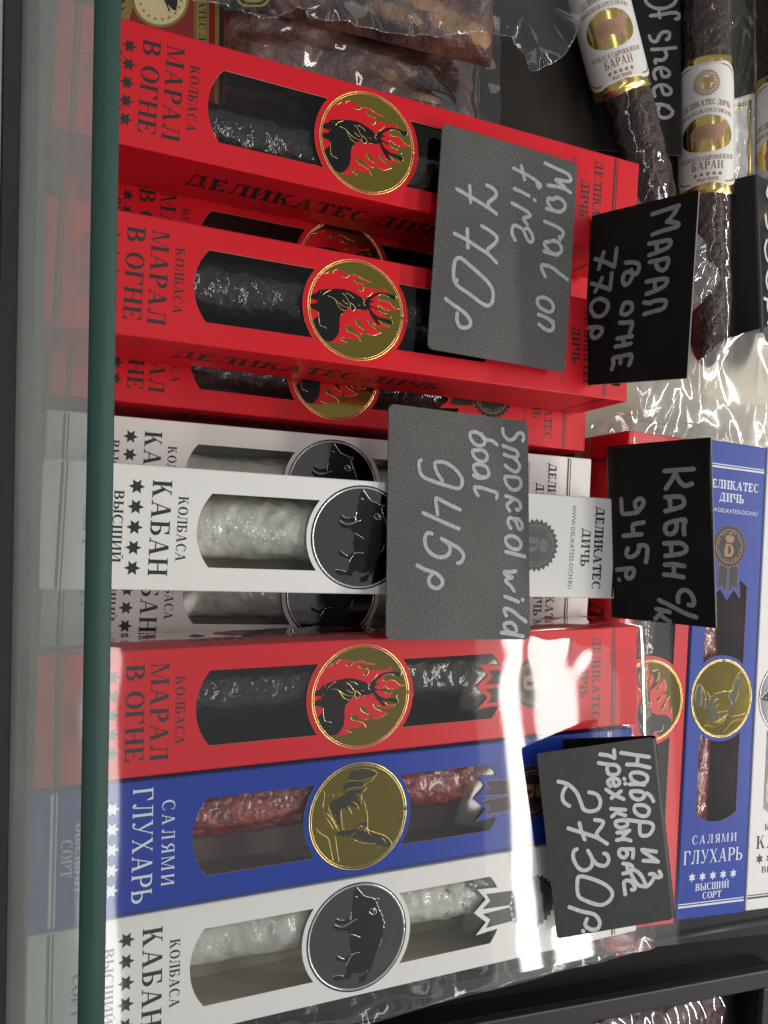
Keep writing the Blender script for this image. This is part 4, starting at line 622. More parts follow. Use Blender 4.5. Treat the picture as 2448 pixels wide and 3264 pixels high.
def box_sausage(kind, pose, seed, bpos, rad, label, a0=66, a1=262):
    R, t = POSES[pose]
    a = Vector([r[0] for r in R]); bb = Vector([r[1] for r in R]); c = Vector([r[2] for r in R])
    org = Vector(t) + a * (a0 - 150) + bb * bpos + c * (rad + 2.6)
    b = MB(); L = a1 - a0; s0 = Vector((seed * 7.3, seed * 1.7, 0))
    amp = {'white': 1.5, 'red': 0.9, 'dark': 0.8}[kind]; lump = 0.75 if kind == 'red' else 0.25
    def fn(i, j):
        x = i * L; e = 12.0
        k = math.sqrt(max(0.0, 1 - ((e - x) / e) ** 2)) if x < e else (math.sqrt(max(0.0, 1 - ((x - L + e) / e) ** 2)) if x > L - e else 1)
        th = 2 * PI * j; d = Vector((math.cos(th), math.sin(th)))
        nz = noise.noise(Vector((x * .05, d.x * 1.2, d.y * 1.2)) + s0) * amp + noise.noise(Vector((x * .22, d.x * 3, d.y * 3)) + s0) * amp * .45 + lump * noise.noise(Vector((x * .33, d.x * 4.6, d.y * 4.6)) + s0)
        r = max(0.05, (rad - 0.6) * k) + min(nz, 0.7) * min(1, k * 1.2)
        bend = 1.0 * math.sin(x * .02 + seed)
        return (x, r * d.x + bend * 0.5, r * d.y)
    b.grid(fn, 190, 64, closed_v=True)
    o = b.build('sausage', [M[{'white': 'white_sausage', 'red': 'red_sausage', 'dark': 'dark_sausage'}[kind]]])
    w = MB()
    def fs(i, j):
        p = Vector(fn(i, j)); q = 1 - 2 * abs(noise.noise(Vector((p.x * .07, p.y * .13, p.z * .13 + seed * 2.0))))
        q2 = noise.noise(Vector((p.x * .3, p.y * .4, p.z * .4 + seed)))
        k = 1 + (0.45 + .45 * q + .3 * q2) / max(3.0, math.hypot(p.y, p.z)); return (p.x, p.y * k, p.z * k)
    w.grid(fs, 150, 56, closed_v=True); w.build('wrap', [M['skin']], o)
    o.matrix_world = frame(a, bb, c, org)
    tag(o, label, 'sausage', 'sausages packed inside the boxes')
    return o

G1 = 'loose sausage boxes leaning in the case'
sausage_box('red', 'A', 'upper red sausage box with a deer medallion, partly under the Maral on fire tag', G1)
sausage_box('red', 'A2', 'shaded red box wedged deep between the two upper red boxes, only a strip showing', G1)
sausage_box('red', 'B', 'second red sausage box, lying in front, its long printed side facing the white boxes', G1)
sausage_box('red', 'B2', 'red box beneath the second red box, its lower half showing beside the white boxes', G1)
sausage_box('white', 'K1', 'white boar box next to the red boxes, half covered by the top white box', G1)
sausage_box('white', 'K', 'white boar box on top of the other white boxes, under the Smoked wild boal tag', G1)
sausage_box('white', 'K3', 'white boar box between the top white box and the clear three-box pack, lower half showing', G1)
G2 = 'boxes in the clear three-box packs'
sausage_box('red', 'SR', 'red deer box inside the front clear pack, beside the blue box', G2)
sausage_box('blue', 'SB', 'blue capercaillie salami box in the middle of the front clear pack', G2)
sausage_box('white', 'SW', 'white boar box inside the front clear pack, at its outer edge by the black tray', G2)
def shifted(pose, db, dc=0, da=0):
    R, t = POSES[pose]; a = Vector([r[0] for r in R]); b = Vector([r[1] for r in R]); c = Vector([r[2] for r in R])
    return (R, tuple(Vector(t) + b * db + c * dc + a * da))
POSES['RR'] = shifted('RB', -51.3, 0.5, -1.5); POSES['RW'] = shifted('RB', 51.3, 0, 0.5)
POSES['K4'] = shifted('K3', -25, 41.5, 4.5)
sausage_box('red', 'RR', 'red deer box lying crosswise in the back clear pack, behind the black tags', G2)
sausage_box('blue', 'RB', 'blue salami box lying crosswise in the back clear pack, its lettering upright', G2)
sausage_box('white', 'RW', 'white box at the frame edge, lying crosswise beside the back blue box', G2)
sausage_box('white', 'K4', 'lowest white box under the three white boar boxes, only its top end showing', G1)

box_sausage('dark', 'A', 1, 4.5, 12.5, 'dark sausage behind the window of the upper red box')
box_sausage('dark', 'A2', 2, -3, 12.5, 'dark sausage in the shaded red box wedged between the upper two')
box_sausage('dark', 'B', 3, -4.0, 13, 'dark shiny sausage behind the window of the second red box')
box_sausage('dark', 'B2', 4, 0, 13, 'dark sausage in the red box beneath the second red box')
box_sausage('white', 'K1', 5, 1.0, 14, 'white-mould sausage in the half-covered white box next to the red boxes')
box_sausage('white', 'K', 6, -1.5, 14.5, 'white-mould sausage with dark specks in the topmost white box')
box_sausage('white', 'K3', 7, 0, 14, 'grey mould sausage in the white box beside the clear pack')
box_sausage('dark', 'SR', 8, -4.5, 13.0, 'dark sausage in the red box of the front clear pack')
box_sausage('red', 'SB', 9, -7.5, 12.6, 'bumpy red salami in the blue box of the front clear pack')
box_sausage('white', 'SW', 10, -6.0, 13.6, 'white-mould sausage in the outer white box of the front clear pack')
box_sausage('dark', 'RR', 11, -2, 13, 'dark sausage in the red box of the back clear pack')
box_sausage('red', 'RB', 12, -9.0, 12.4, 'red salami in the blue box of the back clear pack')
box_sausage('white', 'RW', 13, -4, 13, 'white-mould sausage in the white box at the frame edge')

# ------------------------------------------------------------------ clear sleeves round the three-box packs
def sleeve(pose, label, a0, a1, b0, b1, lift0, lift1, wave, seed, side=40, flare=0, pucker=0.8):
    R, t = POSES[pose]; a = Vector([r[0] for r in R]); bb = Vector([r[1] for r in R]); c = Vector([r[2] for r in R])
    org = Vector(t) + a * (A0 - 150) + c * DEP
    b = MB(); r = 2.2; prof = []
    for k in range(9): prof.append((b0 - 0.5, side * (1 - k / 8.0), 0))        # side up
    for k in range(1, 5): prof.append((b0 - 0.5 + r * (1 - math.cos(k * PI / 8)), -r * math.sin(k * PI / 8), 0.2))
    nt = 64
    for k in range(1, nt): prof.append((b0 + r + (b1 - b0 - 2 * r) * k / nt, -r, 1))
    for k in range(4, 0, -1): prof.append((b1 + 0.5 - r * (1 - math.cos(k * PI / 8)), -r * math.sin(k * PI / 8), 0.2))
    for k in range(9): prof.append((b1 + 0.5 + flare * (k / 8.0) ** 1.3, side * k / 8.0, 0))
    n = len(prof) - 1
    def fn(i, j):
        q = prof[int(round(j * n))]; x = a0 + (a1 - a0) * i
        f = (q[0] - b0) / (b1 - b0); f = min(max(f, 0), 1)
        lift = lift0 + (lift1 - lift0) * f
        y, z = q[0], q[1] - lift
        s = Vector((x * .012, q[0] * .02, seed))
        edge = min(1.0, max(0, (f * (1 - f)) * 14))
        wv = wave * (noise.noise(s) * 1.4 + 0.12 * noise.noise(s * 3.1)) + pucker * math.exp(-((x - 258) / 30) ** 2 - (f / .09) ** 2) * noise.noise(Vector((x * .05, q[0] * .06, seed + 4)))
        z -= (wv * edge) if q[2] == 1 else 0
        if q[2] != 1: y += 0.8 * noise.noise(Vector((x * .06, q[1] * .08, seed + 9)))
        if x > A1 - 4: z += ((x - A1 + 4) / (a1 - A1 + 4)) ** 2 * 1.2
        return (x - A0, y, z - DEP)
    b.grid(lambda i, j: fn(i, 1 - j), 130, n)
    root = thing('clear_sleeve', frame(a, bb, c, org), label, 'plastic sleeve', 'clear plastic sleeves of the three-box packs')
    b.build('sleeve_film', [M['sleeve']], root)
    s = MB()                               # welded seam and folded flap at the upper end
    for y0, y1, z0 in ((b0, b1, -lift0 - 0.5),):
        s.grid(lambda i, j: (a1 - A0 - 0.5 + 3.2 * i, y0 + (y1 - y0) * j, -DEP - 0.5 - (lift0 + (lift1 - lift0) * j) + 1.2 + 14 * i * i + 0.5 * math.sin(j * 17)), 6, 60)
    s.build('end_flap', [M['sleeve']], root)
    s = MB()
    s.grid(lambda i, j: (a1 - A0 - 6 + 1.6 * i, b0 + 1 + (b1 - b0 - 2) * j, -DEP - 2.6 - (lift0 + (lift1 - lift0) * j) - 0.25), 2, 30)
    s.build('seam', [M['sleeve']], root)
    return root
front_sleeve = sleeve('SB', 'clear plastic sleeve round the front red, blue and white boxes, mirroring the lamp', 22, 308, -78.5, 84, 1.5, 3.6, 0.16, 3.3, 38, 5)
sleeve('RB', 'clear plastic sleeve round the crosswise pack at the back', 14, 306, -78, 79, 1.5, 7.0, 0.06, 8.1, 38, 0, 0.3)

def creases(x, y, cell, seed):           # pleats of a tight wrap, sharp valleys about one cell apart
    return 1.0 - 1.6 * noise.voronoi(Vector((x / cell, y / cell, seed)))[0][0]

# ------------------------------------------------------------------ price tags
def smooth_ribbon(pts, w, rnd):
    """marker stroke as a flat band with round ends; returns verts (x, y, s) and faces"""
    P = spline(pts, 5) if len(pts) > 2 else [pts[0], ((pts[0][0] + pts[1][0]) / 2, (pts[0][1] + pts[1][1]) / 2), pts[1]]
    vs = []; fs = []; n = len(P)
    dirs = []
    for i in range(n):
        a = P[max(i - 1, 0)]; c = P[min(i + 1, n - 1)]; dx, dy = c[0] - a[0], c[1] - a[1]; d = math.hypot(dx, dy) or 1e-6
        dirs.append((dx / d, dy / d))
    r = w / 2
    def cap(p, d, start):
        out = []
        for k in range(1, 6):
            an = PI / 2 + PI * k / 6 if start else PI / 2 - PI * k / 6
            nx, ny = -d[1], d[0]
            out.append((p[0] + r * (d[0] * math.cos(an) + nx * math.sin(an)), p[1] + r * (d[1] * math.cos(an) + ny * math.sin(an))))
        return out
    for i, (p, d) in enumerate(zip(P, dirs)):
        k = r * (1 + 0.10 * noise.noise(Vector((i * .35, rnd, 0))))
        s = i / (n - 1)
        vs.append((p[0] - d[1] * k, p[1] + d[0] * k, s)); vs.append((p[0] + d[1] * k, p[1] - d[0] * k, s))
    for i in range(n - 1): fs.append((2 * i, 2 * i + 1, 2 * i + 3, 2 * i + 2))
    o = len(vs); c = cap(P[0], dirs[0], True); vs += [(x, y, 0) for x, y in c]; fs.append(tuple([0] + [o + k for k in range(5)] + [1]))
    o = len(vs); c = cap(P[-1], dirs[-1], False); vs += [(x, y, 1) for x, y in c]; fs.append(tuple([2 * n - 2] + [o + k for k in range(5)] + [2 * n - 1]))
    return vs, fs
def rounded(w, h, r, n=6):
    out = []
    for cx, cy, a in ((w / 2 - r, h / 2 - r, 0), (-w / 2 + r, h / 2 - r, PI / 2), (-w / 2 + r, -h / 2 + r, PI), (w / 2 - r, -h / 2 + r, 1.5 * PI)):
        out += [(cx + r * math.cos(a + PI / 2 * i / n), cy + r * math.sin(a + PI / 2 * i / n)) for i in range(n + 1)]
    return out
def price_tag(key, label, face, pen, style, pw=1.9, thick=0.8, radius=2.8):
    t = TAGS[key]; R = t['R']
    x = Vector([r[0] for r in R]); y = Vector([r[1] for r in R]); z = Vector([r[2] for r in R])
    w, h = t['w'], t['h']
    org = Vector(t['t']) - y * (h / 2)
    root = thing('price_tag', frame(x, y, z, org), label, 'price tag', 'handwritten price tags')
    curl = (lambda X, Y: 0.0)
    if style == 'curl': curl = lambda X, Y: -5.0 * max(0, (12 - Y) / 12.0) ** 2.2 - 1.2 * max(0, (-X - w / 2 + 14) / 14.0) ** 2
    b = MB(); out = rounded(w, h, radius)
    pf = fill([(out, [])], grid=4.0 if style == 'curl' else 0)
    P = lambda d: (lambda X, Y: (X, Y + h / 2, d + curl(X, Y + h / 2)))
    b.tris(pf, P(0), 0); b.tris(pf, P(-thick), 0, flip=True)
    n = len(out)
    for i in range(n):
        (x0, y0), (x1, y1) = out[i], out[(i + 1) % n]
        b.quad(P(0)(x0, y0), P(-thick)(x0, y0), P(-thick)(x1, y1), P(0)(x1, y1), 1)
    panel = b.build('panel', [face, M['tag_edge']], root)
    wr = MB(); k = 0
    for st in t['strokes']:
        k += 1
        vs, fs = smooth_ribbon(st, pw, k * 3.7)
        wr.add([(X, Y + h / 2, 0.08 + 0.012 * (k % 12) + 0.02 * s + curl(X, Y + h / 2)) for X, Y, s in vs], fs, 0)
    wr.build('handwriting', [pen], panel)
    s = MB()
    if style == 'flat':                    # short foot folded back under the lower edge
        for i in range(1):
            s.add([(-w / 2 + 8, 0.4, -thick), (w / 2 - 5, 0.4, -thick), (w / 2 - 5, 30, -thick - 3.2), (-w / 2 + 8, 30, -thick - 3.2),
                   (-w / 2 + 8, 0.4, -thick - 0.8), (w / 2 - 5, 0.4, -thick - 0.8), (w / 2 - 5, 30, -thick - 4.0), (-w / 2 + 8, 30, -thick - 4.0)],
                  [(0, 1, 2, 3), (7, 6, 5, 4), (0, 4, 5, 1), (1, 5, 6, 2), (2, 6, 7, 3), (3, 7, 4, 0)])
    elif style in ('stand', 'curl'):       # foot bent back level with the boxes
        zf = -thick
        c0 = -5.5 if style == 'curl' else 0
        d = Vector((0, 0.72, -1.0)).normalized() * 20
        s.add([(-w / 2 + 2, 0.3, zf + c0), (w / 2 - 1.5, 0.3, zf + c0), (w / 2 - 1.5, 0.3 + d.y, zf + c0 + d.z), (-w / 2 + 2, 0.3 + d.y, zf + c0 + d.z),
               (-w / 2 + 2, -0.5, zf + c0), (w / 2 - 1.5, -0.5, zf + c0), (w / 2 - 1.5, -0.5 + d.y, zf + c0 + d.z), (-w / 2 + 2, -0.5 + d.y, zf + c0 + d.z)],
              [(0, 1, 2, 3), (7, 6, 5, 4), (0, 4, 5, 1), (1, 5, 6, 2), (2, 6, 7, 3), (3, 7, 4, 0)])
    elif style == 'tent':                  # second leaf hanging behind from a rounded fold along the top
        rr = 2.6
        prof = [(h - 0.2, 0.0)] + [(h + rr * math.sin(a), -rr + rr * math.cos(a)) for a in [PI * 0.8 * i / 8 for i in range(1, 9)]]
        y1, z1 = prof[-1]; prof += [(y1 - 50 * q, z1 - 17 * q) for q in (0.33, 0.66, 1.0)]
        m = len(prof) - 1
        s.grid(lambda i, j: (-w / 2 + 0.6 + (w - 1.2) * i, prof[int(round(j * m))][0], prof[int(round(j * m))][1]), 1, m)
        s.grid(lambda i, j: (w / 2 - 0.6 - (w - 1.2) * i, prof[int(round(j * m))][0] - 0.7 * min(1, j * 3), prof[int(round(j * m))][1] + (0.7 if j > .6 else -0.5)), 1, m)
    if s.v: s.build('back_leaf' if style == 'tent' else 'foot', [M['tag'] if style != 'tent' else M['fold_black']], root)
    return root
M['fold_black'] = mat('fold_black', (0.009, 0.008, 0.008), 0.36, spec=0.4)
price_tag('maral_en', 'speckled black tag with painted grey sheen, handwritten Maral on fire 770p on the red boxes', M['tag_sheen'], M['pen'], 'flat', 1.85)
price_tag('boar_en', 'speckled black tag with painted grey sheen, handwritten Smoked wild boal 945p on the white boxes', M['tag_sheen'], M['pen'], 'flat', 1.8)
price_tag('maral_ru', 'black tag handwritten МАРАЛ В ОГНЕ 770р standing at the top of the red boxes', M['tag'], M['pen_dark'], 'stand', 2.15, 1.2, 0.6)
price_tag('boar_ru', 'curled black tag handwritten КАБАН с/к 945р at the end of the white boxes', M['tag'], M['pen_dark'], 'curl', 2.2, 1.2, 0.5)
price_tag('set', 'folded charcoal tag handwritten Набор из трёх колбас 2730р on the front clear pack', M['tag_soft'], M['pen_white'], 'tent', 1.85, 0.7, 1.2)
# the "Of sheep" tag lies back between the sausages, on the deck
k_ = -386.5 / NRM.dot(Vector(TAGS['sheep']['t']))
TAGS['sheep'] = dict(R=[[U.x, 0, N.x][i:i + 1] and [0, U.x, N.x] if False else None for i in range(0)] or TAGS['sheep']['R'], t=[c * k_ for c in TAGS['sheep']['t']],
                     w=TAGS['sheep']['w'] * k_, h=TAGS['sheep']['h'] * k_, strokes=[[(x * k_, y * k_) for x, y in s] for s in TAGS['sheep']['strokes']])
price_tag('sheep', 'black tag handwritten Of sheep lying between the two wrapped mutton sausages', M['tag'], M['pen_dark'], 'plain', 2.2, 1.0, 1.5)

# half-hidden folded tag at the frame edge
fold0, fold1 = at(2413, 556, -352), at(2432, 1060, -352)
ex = (fold1 - fold0); W7 = ex.length; ex = ex.normalized(); nz = NRM.copy(); ey = nz.cross(ex).normalized()
if ey.x < 0: ey = -ey
M7 = frame(ex, ey, ex.cross(ey), fold0)
t7 = thing('price_tag', M7, 'black folded tag at the frame edge, its white writing cut off', 'price tag', 'handwritten price tags')
b = MB()
def leaf(b, sgn, L, drop, th=0.8):
    prof = [(sgn * 3.0 * math.sin(a), -3.0 + 3.0 * math.cos(a)) for a in [0.9 * i / 6 for i in range(7)]]
    y1, z1 = prof[-1]; prof += [(y1 + sgn * L * q, z1 - drop * q) for q in (0.5, 1.0)]; m = len(prof) - 1
    b.grid(lambda i, j: (W7 * (i if sgn > 0 else 1 - i), prof[int(round(j * m))][0], prof[int(round(j * m))][1]), 1, m)
    b.grid(lambda i, j: (W7 * (1 - i if sgn > 0 else i), prof[int(round(j * m))][0] * 0.985, prof[int(round(j * m))][1] - th), 1, m)
leaf(b, -1, 13, 19); b.build('back_leaf', [M['fold_black']], t7)
b = MB(); leaf(b, 1, 46, 12); p7 = b.build('panel', [M['fold_black']], t7)
b = MB()
sl = 12 / 46.0
for k, st in enumerate([[(.04 * W7, 14), (.10 * W7, 11), (.13 * W7, 16)], [(.24 * W7, 8.5), (.31 * W7, 10), (.34 * W7, 15)], [(.40 * W7, 9), (.46 * W7, 6.2), (.53 * W7, 9), (.50 * W7, 15)], [(.60 * W7, 9), (.66 * W7, 6.5), (.72 * W7, 9.5), (.70 * W7, 15)], [(.78 * W7, 3.4), (.785 * W7, 9), (.79 * W7, 16)], [(.79 * W7, 14), (.86 * W7, 13), (.87 * W7, 8.5), (.82 * W7, 6.8), (.79 * W7, 7.5)], [(.93 * W7, 6.4), (.933 * W7, 6.6)]]):
    vs, fs = smooth_ribbon(st, 2.0, k)
    b.add([(x, y, -1.1 - (y - 2.35) * sl + 0.35 + 0.012 * k) for x, y, s in vs], [tuple(reversed(f)) for f in fs])
b.build('handwriting', [M['pen_white']], p7)

# ------------------------------------------------------------------ deck, riser, trays, front glass
def slab(name, u0, u1, v0, v1, w1, w0, m, label=None, cat=None, kind=None, bev=0.0):
    b = MB(); b.box(u0, u1, v0, v1, w0, w1, 0, bev)
    o = b.build(name, [m]); o.matrix_world = frame(U, V, N, (0, 0, 0)); tag(o, label, cat, None, kind); return o
uB, _ = tray(1960, 1300, -392)
slab('deck', -260, uB - 30, -420, 330, -447, -460, M['steel'], kind='structure')
slab('deck_step', uB - 30, 520, -420, 330, -392, -462, M['steel'], kind='structure')
o = slab('display_riser', -60, 118, 62, 196, -362.5, -446.5, M['black_plastic'], 'black block under the front clear pack', 'riser', None, 1.5)

# black tray with a raised rim, at the photo's lower corner
def ring_tray(label):
    c = [tray(1508, 3266, -372), tray(2640, 3058, -372)]
    (ua, va), (ub, vb) = c
    ang = math.atan2(vb - va, ub - ua); L = math.hypot(ub - ua, vb - va)
    ex = U * math.cos(ang) + V * math.sin(ang); ey = -U * math.sin(ang) + V * math.cos(ang)
    org = T(ua, va, -372)
    root = thing('meat_tray', frame(ex, ey, N, org + N * -60), label, 'tray')
    b = MB(); H = 60; Wd = 170; x0 = -150; x1 = tray_x(ua, va, ang, 2478, 3130)
    rw = 11.5
    for z0_, z1_, m_ in ((8, H - 5.2, 1), (H - 5, H, 0)):
        b.box(x0, x1, 0, rw, z0_, z1_, m_, 1.0); b.box(x1 - rw, x1, rw + .05, Wd, z0_, z1_, m_, 1.0); b.box(x0, x1 - rw - .05, Wd - rw, Wd, z0_, z1_, m_, 1.0); b.box(x0, x0 + rw, rw + .05, Wd - rw - .05, z0_, z1_, m_, 1.0)
    b.build('rim', [M['dark_rim'], M['black_plastic']], root)
    b = MB(); b.box(x0 + 2, x1 - 2, 2, Wd - 2, 0, 7.9, 0); b.build('floor', [M['black_plastic']], root)
    # wrapped meat lying in it
    mt = thing('wrapped_meat', frame(ex, ey, N, org + ex * ((x0 + x1) / 2 + 40) + ey * (Wd / 2) + N * -27), 'dark red vacuum-wrapped meat lying in the rimmed black tray', 'meat pack', 'vacuum packed meat')
    b = MB()
    def fn(i, j):
        X = (i - .5) * (x1 - x0 - 110); Y = (j - .5) * (Wd - 2 * rw - 6)
        e = max(0, (1 - (2 * i - 1) ** 6)) * max(0, (1 - (2 * j - 1) ** 6))
        return (X, Y, 17 * e ** .5 + 5 * noise.noise(Vector((X * .03, Y * .03, 2))) * e + 3 * noise.noise(Vector((X * .1, Y * .1, 5))) * e)
    b.grid(fn, 60, 40); b.build('meat', [M['vacmeat']], mt)
    b = MB()
    def fn2(i, j):
        p = fn(i, j); r = creases(p[0], p[1], 14.0, 11.0)
        return (p[0] * 1.04, p[1] * 1.0, p[2] + 2.2 + 1.6 * r)
    b.grid(fn2, 110, 80); b.build('wrap', [M['packvac']], mt)
def tray_x(ua, va, ang, px, py):
    u, v = tray(px, py, -372); return (u - ua) * math.cos(ang) + (v - va) * math.sin(ang)
ring_tray('black tray with a raised dark rim, holding wrapped meat at the lower photo corner')
# flat black shelf liner that the packs overhang
def liner():
    P_ = [(900, 3500), (700, 2900), (1500, 2820), (2050, 2905), (2700, 2800), (2900, 3400)]
    pts = [tray(x, y, -392) for x, y in P_]
    b = MB(); vt = fill([(pts, [])]); b.tris(vt, lambda x, y: (x, y, -391.3)); b.tris(vt, lambda x, y: (x, y, -399), flip=True)
    n = len(pts)
    for i in range(n):
        (x0, y0), (x1, y1) = pts[i], pts[(i + 1) % n]; b.quad((x0, y0, -391.3), (x0, y0, -399), (x1, y1, -399), (x1, y1, -391.3))
    o = b.build('black_tray', [M['black_plastic']]); o.matrix_world = frame(U, V, N, (0, 0, 0)); tag(o, 'smooth black tray floor under the front clear pack and beside its edge', 'tray')
    p0, p1 = tray(2050, 3018, -386), tray(2500, 2937, -386)
    b = MB(); d = Vector((p1[0] - p0[0], p1[1] - p0[1], 0)); d.normalize(); q = Vector((-d.y, d.x, 0))
    a0 = Vector((p0[0], p0[1], -391)) ; a1 = Vector((p1[0], p1[1], -391))
    b.tube([a0 + Vector((0, 0, 2)), a1 + Vector((0, 0, 2))], 2.0, 10, 0, taper=False)
    o = b.build('tray_lip', [M['dark_rim']]); o.matrix_world = frame(U, V, N, (0, 0, 0)); tag(o, 'thin dark rod running below the back clear pack on the black tray', 'rail')
liner()

# glass: a vertical 8 mm pane standing in a rail, its polished green top edge towards the camera
UPC = Vector((RT.z, DN.z, F.z)); BACK = Vector((RT.y, DN.y, F.y)); SIDE = Vector((RT.x, DN.x, F.x))   # world up / away / right, in camera axes
def front_edge(py, z):                  # middle of the front arris at picture row py
    px = 309 + (256 - 309) * py / 3264.0
    return ray(px, py) * z
e0 = front_edge(1632, 238)
TH = 8.0
Mg = frame(SIDE, BACK, UPC, e0)
g = thing('glass_panel', Mg, 'clear glass front of the case with a dark green polished top edge', 'glass panel')
LG, HG = 420, 74
def glass_mat(name, haze):
    m = bpy.data.materials.new(name); m.use_nodes = True; nt = m.node_tree; nt.nodes.clear()
    out = nt.nodes.new('ShaderNodeOutputMaterial'); gl = nt.nodes.new('ShaderNodeBsdfGlass'); gl.inputs['IOR'].default_value = 1.5; gl.inputs['Roughness'].default_value = 0.0
    gl.inputs['Color'].default_value = (0.93, 0.97, 0.95, 1); df = nt.nodes.new('ShaderNodeBsdfDiffuse'); df.inputs[0].default_value = (0.66, 0.66, 0.61, 1)
    mx = nt.nodes.new('ShaderNodeMixShader'); tc = nt.nodes.new('ShaderNodeTexCoord'); n = nt.nodes.new('ShaderNodeTexNoise'); n.inputs['Scale'].default_value = 9; n.inputs['Detail'].default_value = 5
    mr = nt.nodes.new('ShaderNodeMapRange'); mr.inputs[1].default_value = .3; mr.inputs[2].default_value = .7; mr.inputs[3].default_value = haze * .72; mr.inputs[4].default_value = haze * 1.25
    nt.links.new(tc.outputs['Object'], n.inputs['Vector']); nt.links.new(n.outputs['Fac'], mr.inputs[0]); nt.links.new(mr.outputs[0], mx.inputs[0])
    nt.links.new(gl.outputs[0], mx.inputs[1]); nt.links.new(df.outputs[0], mx.inputs[2]); nt.links.new(mx.outputs[0], out.inputs[0]); return m
b = MB(); zt = -1.0
b.quad((-LG, 0, -HG), (LG, 0, -HG), (LG, 0, -2.2), (-LG, 0, -2.2), 0)
b.quad((LG, TH, -HG), (-LG, TH, -HG), (-LG, TH, zt), (LG, TH, zt), 1)
b.quad((-LG, 0, -HG), (-LG, TH, -HG), (LG, TH, -HG), (LG, 0, -HG), 2)
b.quad((-LG, TH, -HG), (-LG, 0, -HG), (-LG, 0, zt), (-LG, TH, zt), 2); b.quad((LG, 0, -HG), (LG, TH, -HG), (LG, TH, zt), (LG, 0, zt), 2)
b.build('pane', [glass_mat('dusty_veil_glass', 0.54), glass_mat('case_glass', 0.0), M['glass_edge']], g)  # grey diffuse mix paints a reflected veil on the pane, along with dust
b = MB()
b.grid(lambda i, j: (-LG + 2 * LG * i, [0, 0.3, 1.2, 3.0, 3.6, TH - 0.8, TH - 0.3, TH][int(round(j * 7))], [-2.2, -1.75, -1.05, -0.15, 0, 0, -0.25, -1.0][int(round(j * 7))]), 40, 7)
b.build('top_edge', [M['glass_edge']], g)
r_ = thing('base_rail', frame(SIDE, BACK, UPC, e0 - UPC * 90), 'grey metal rail with a dark gasket that holds the front glass', 'rail')
b = MB(); b.box(-LG, LG, -5.9, -0.1, 0, 23.0, 0, 0.5); b.box(-LG, LG, TH + .1, TH + 8, 0, 21, 0, 0.5); b.build('gasket', [M['gasket']], r_)
b = MB(); b.box(-LG, LG, -44, -6.0, 0, 22.2, 0, 1.2); b.box(-LG, LG, -6.0, TH + 8, -12, -0.1, 0); b.build('profile', [M['alu']], r_)
b = MB(); b.box(-LG, LG, -70, -44.2, 0, 17, 0, 1.2); b.build('front_lip', [mat('pale_lip', (0.45, 0.50, 0.47), 0.4)], r_)

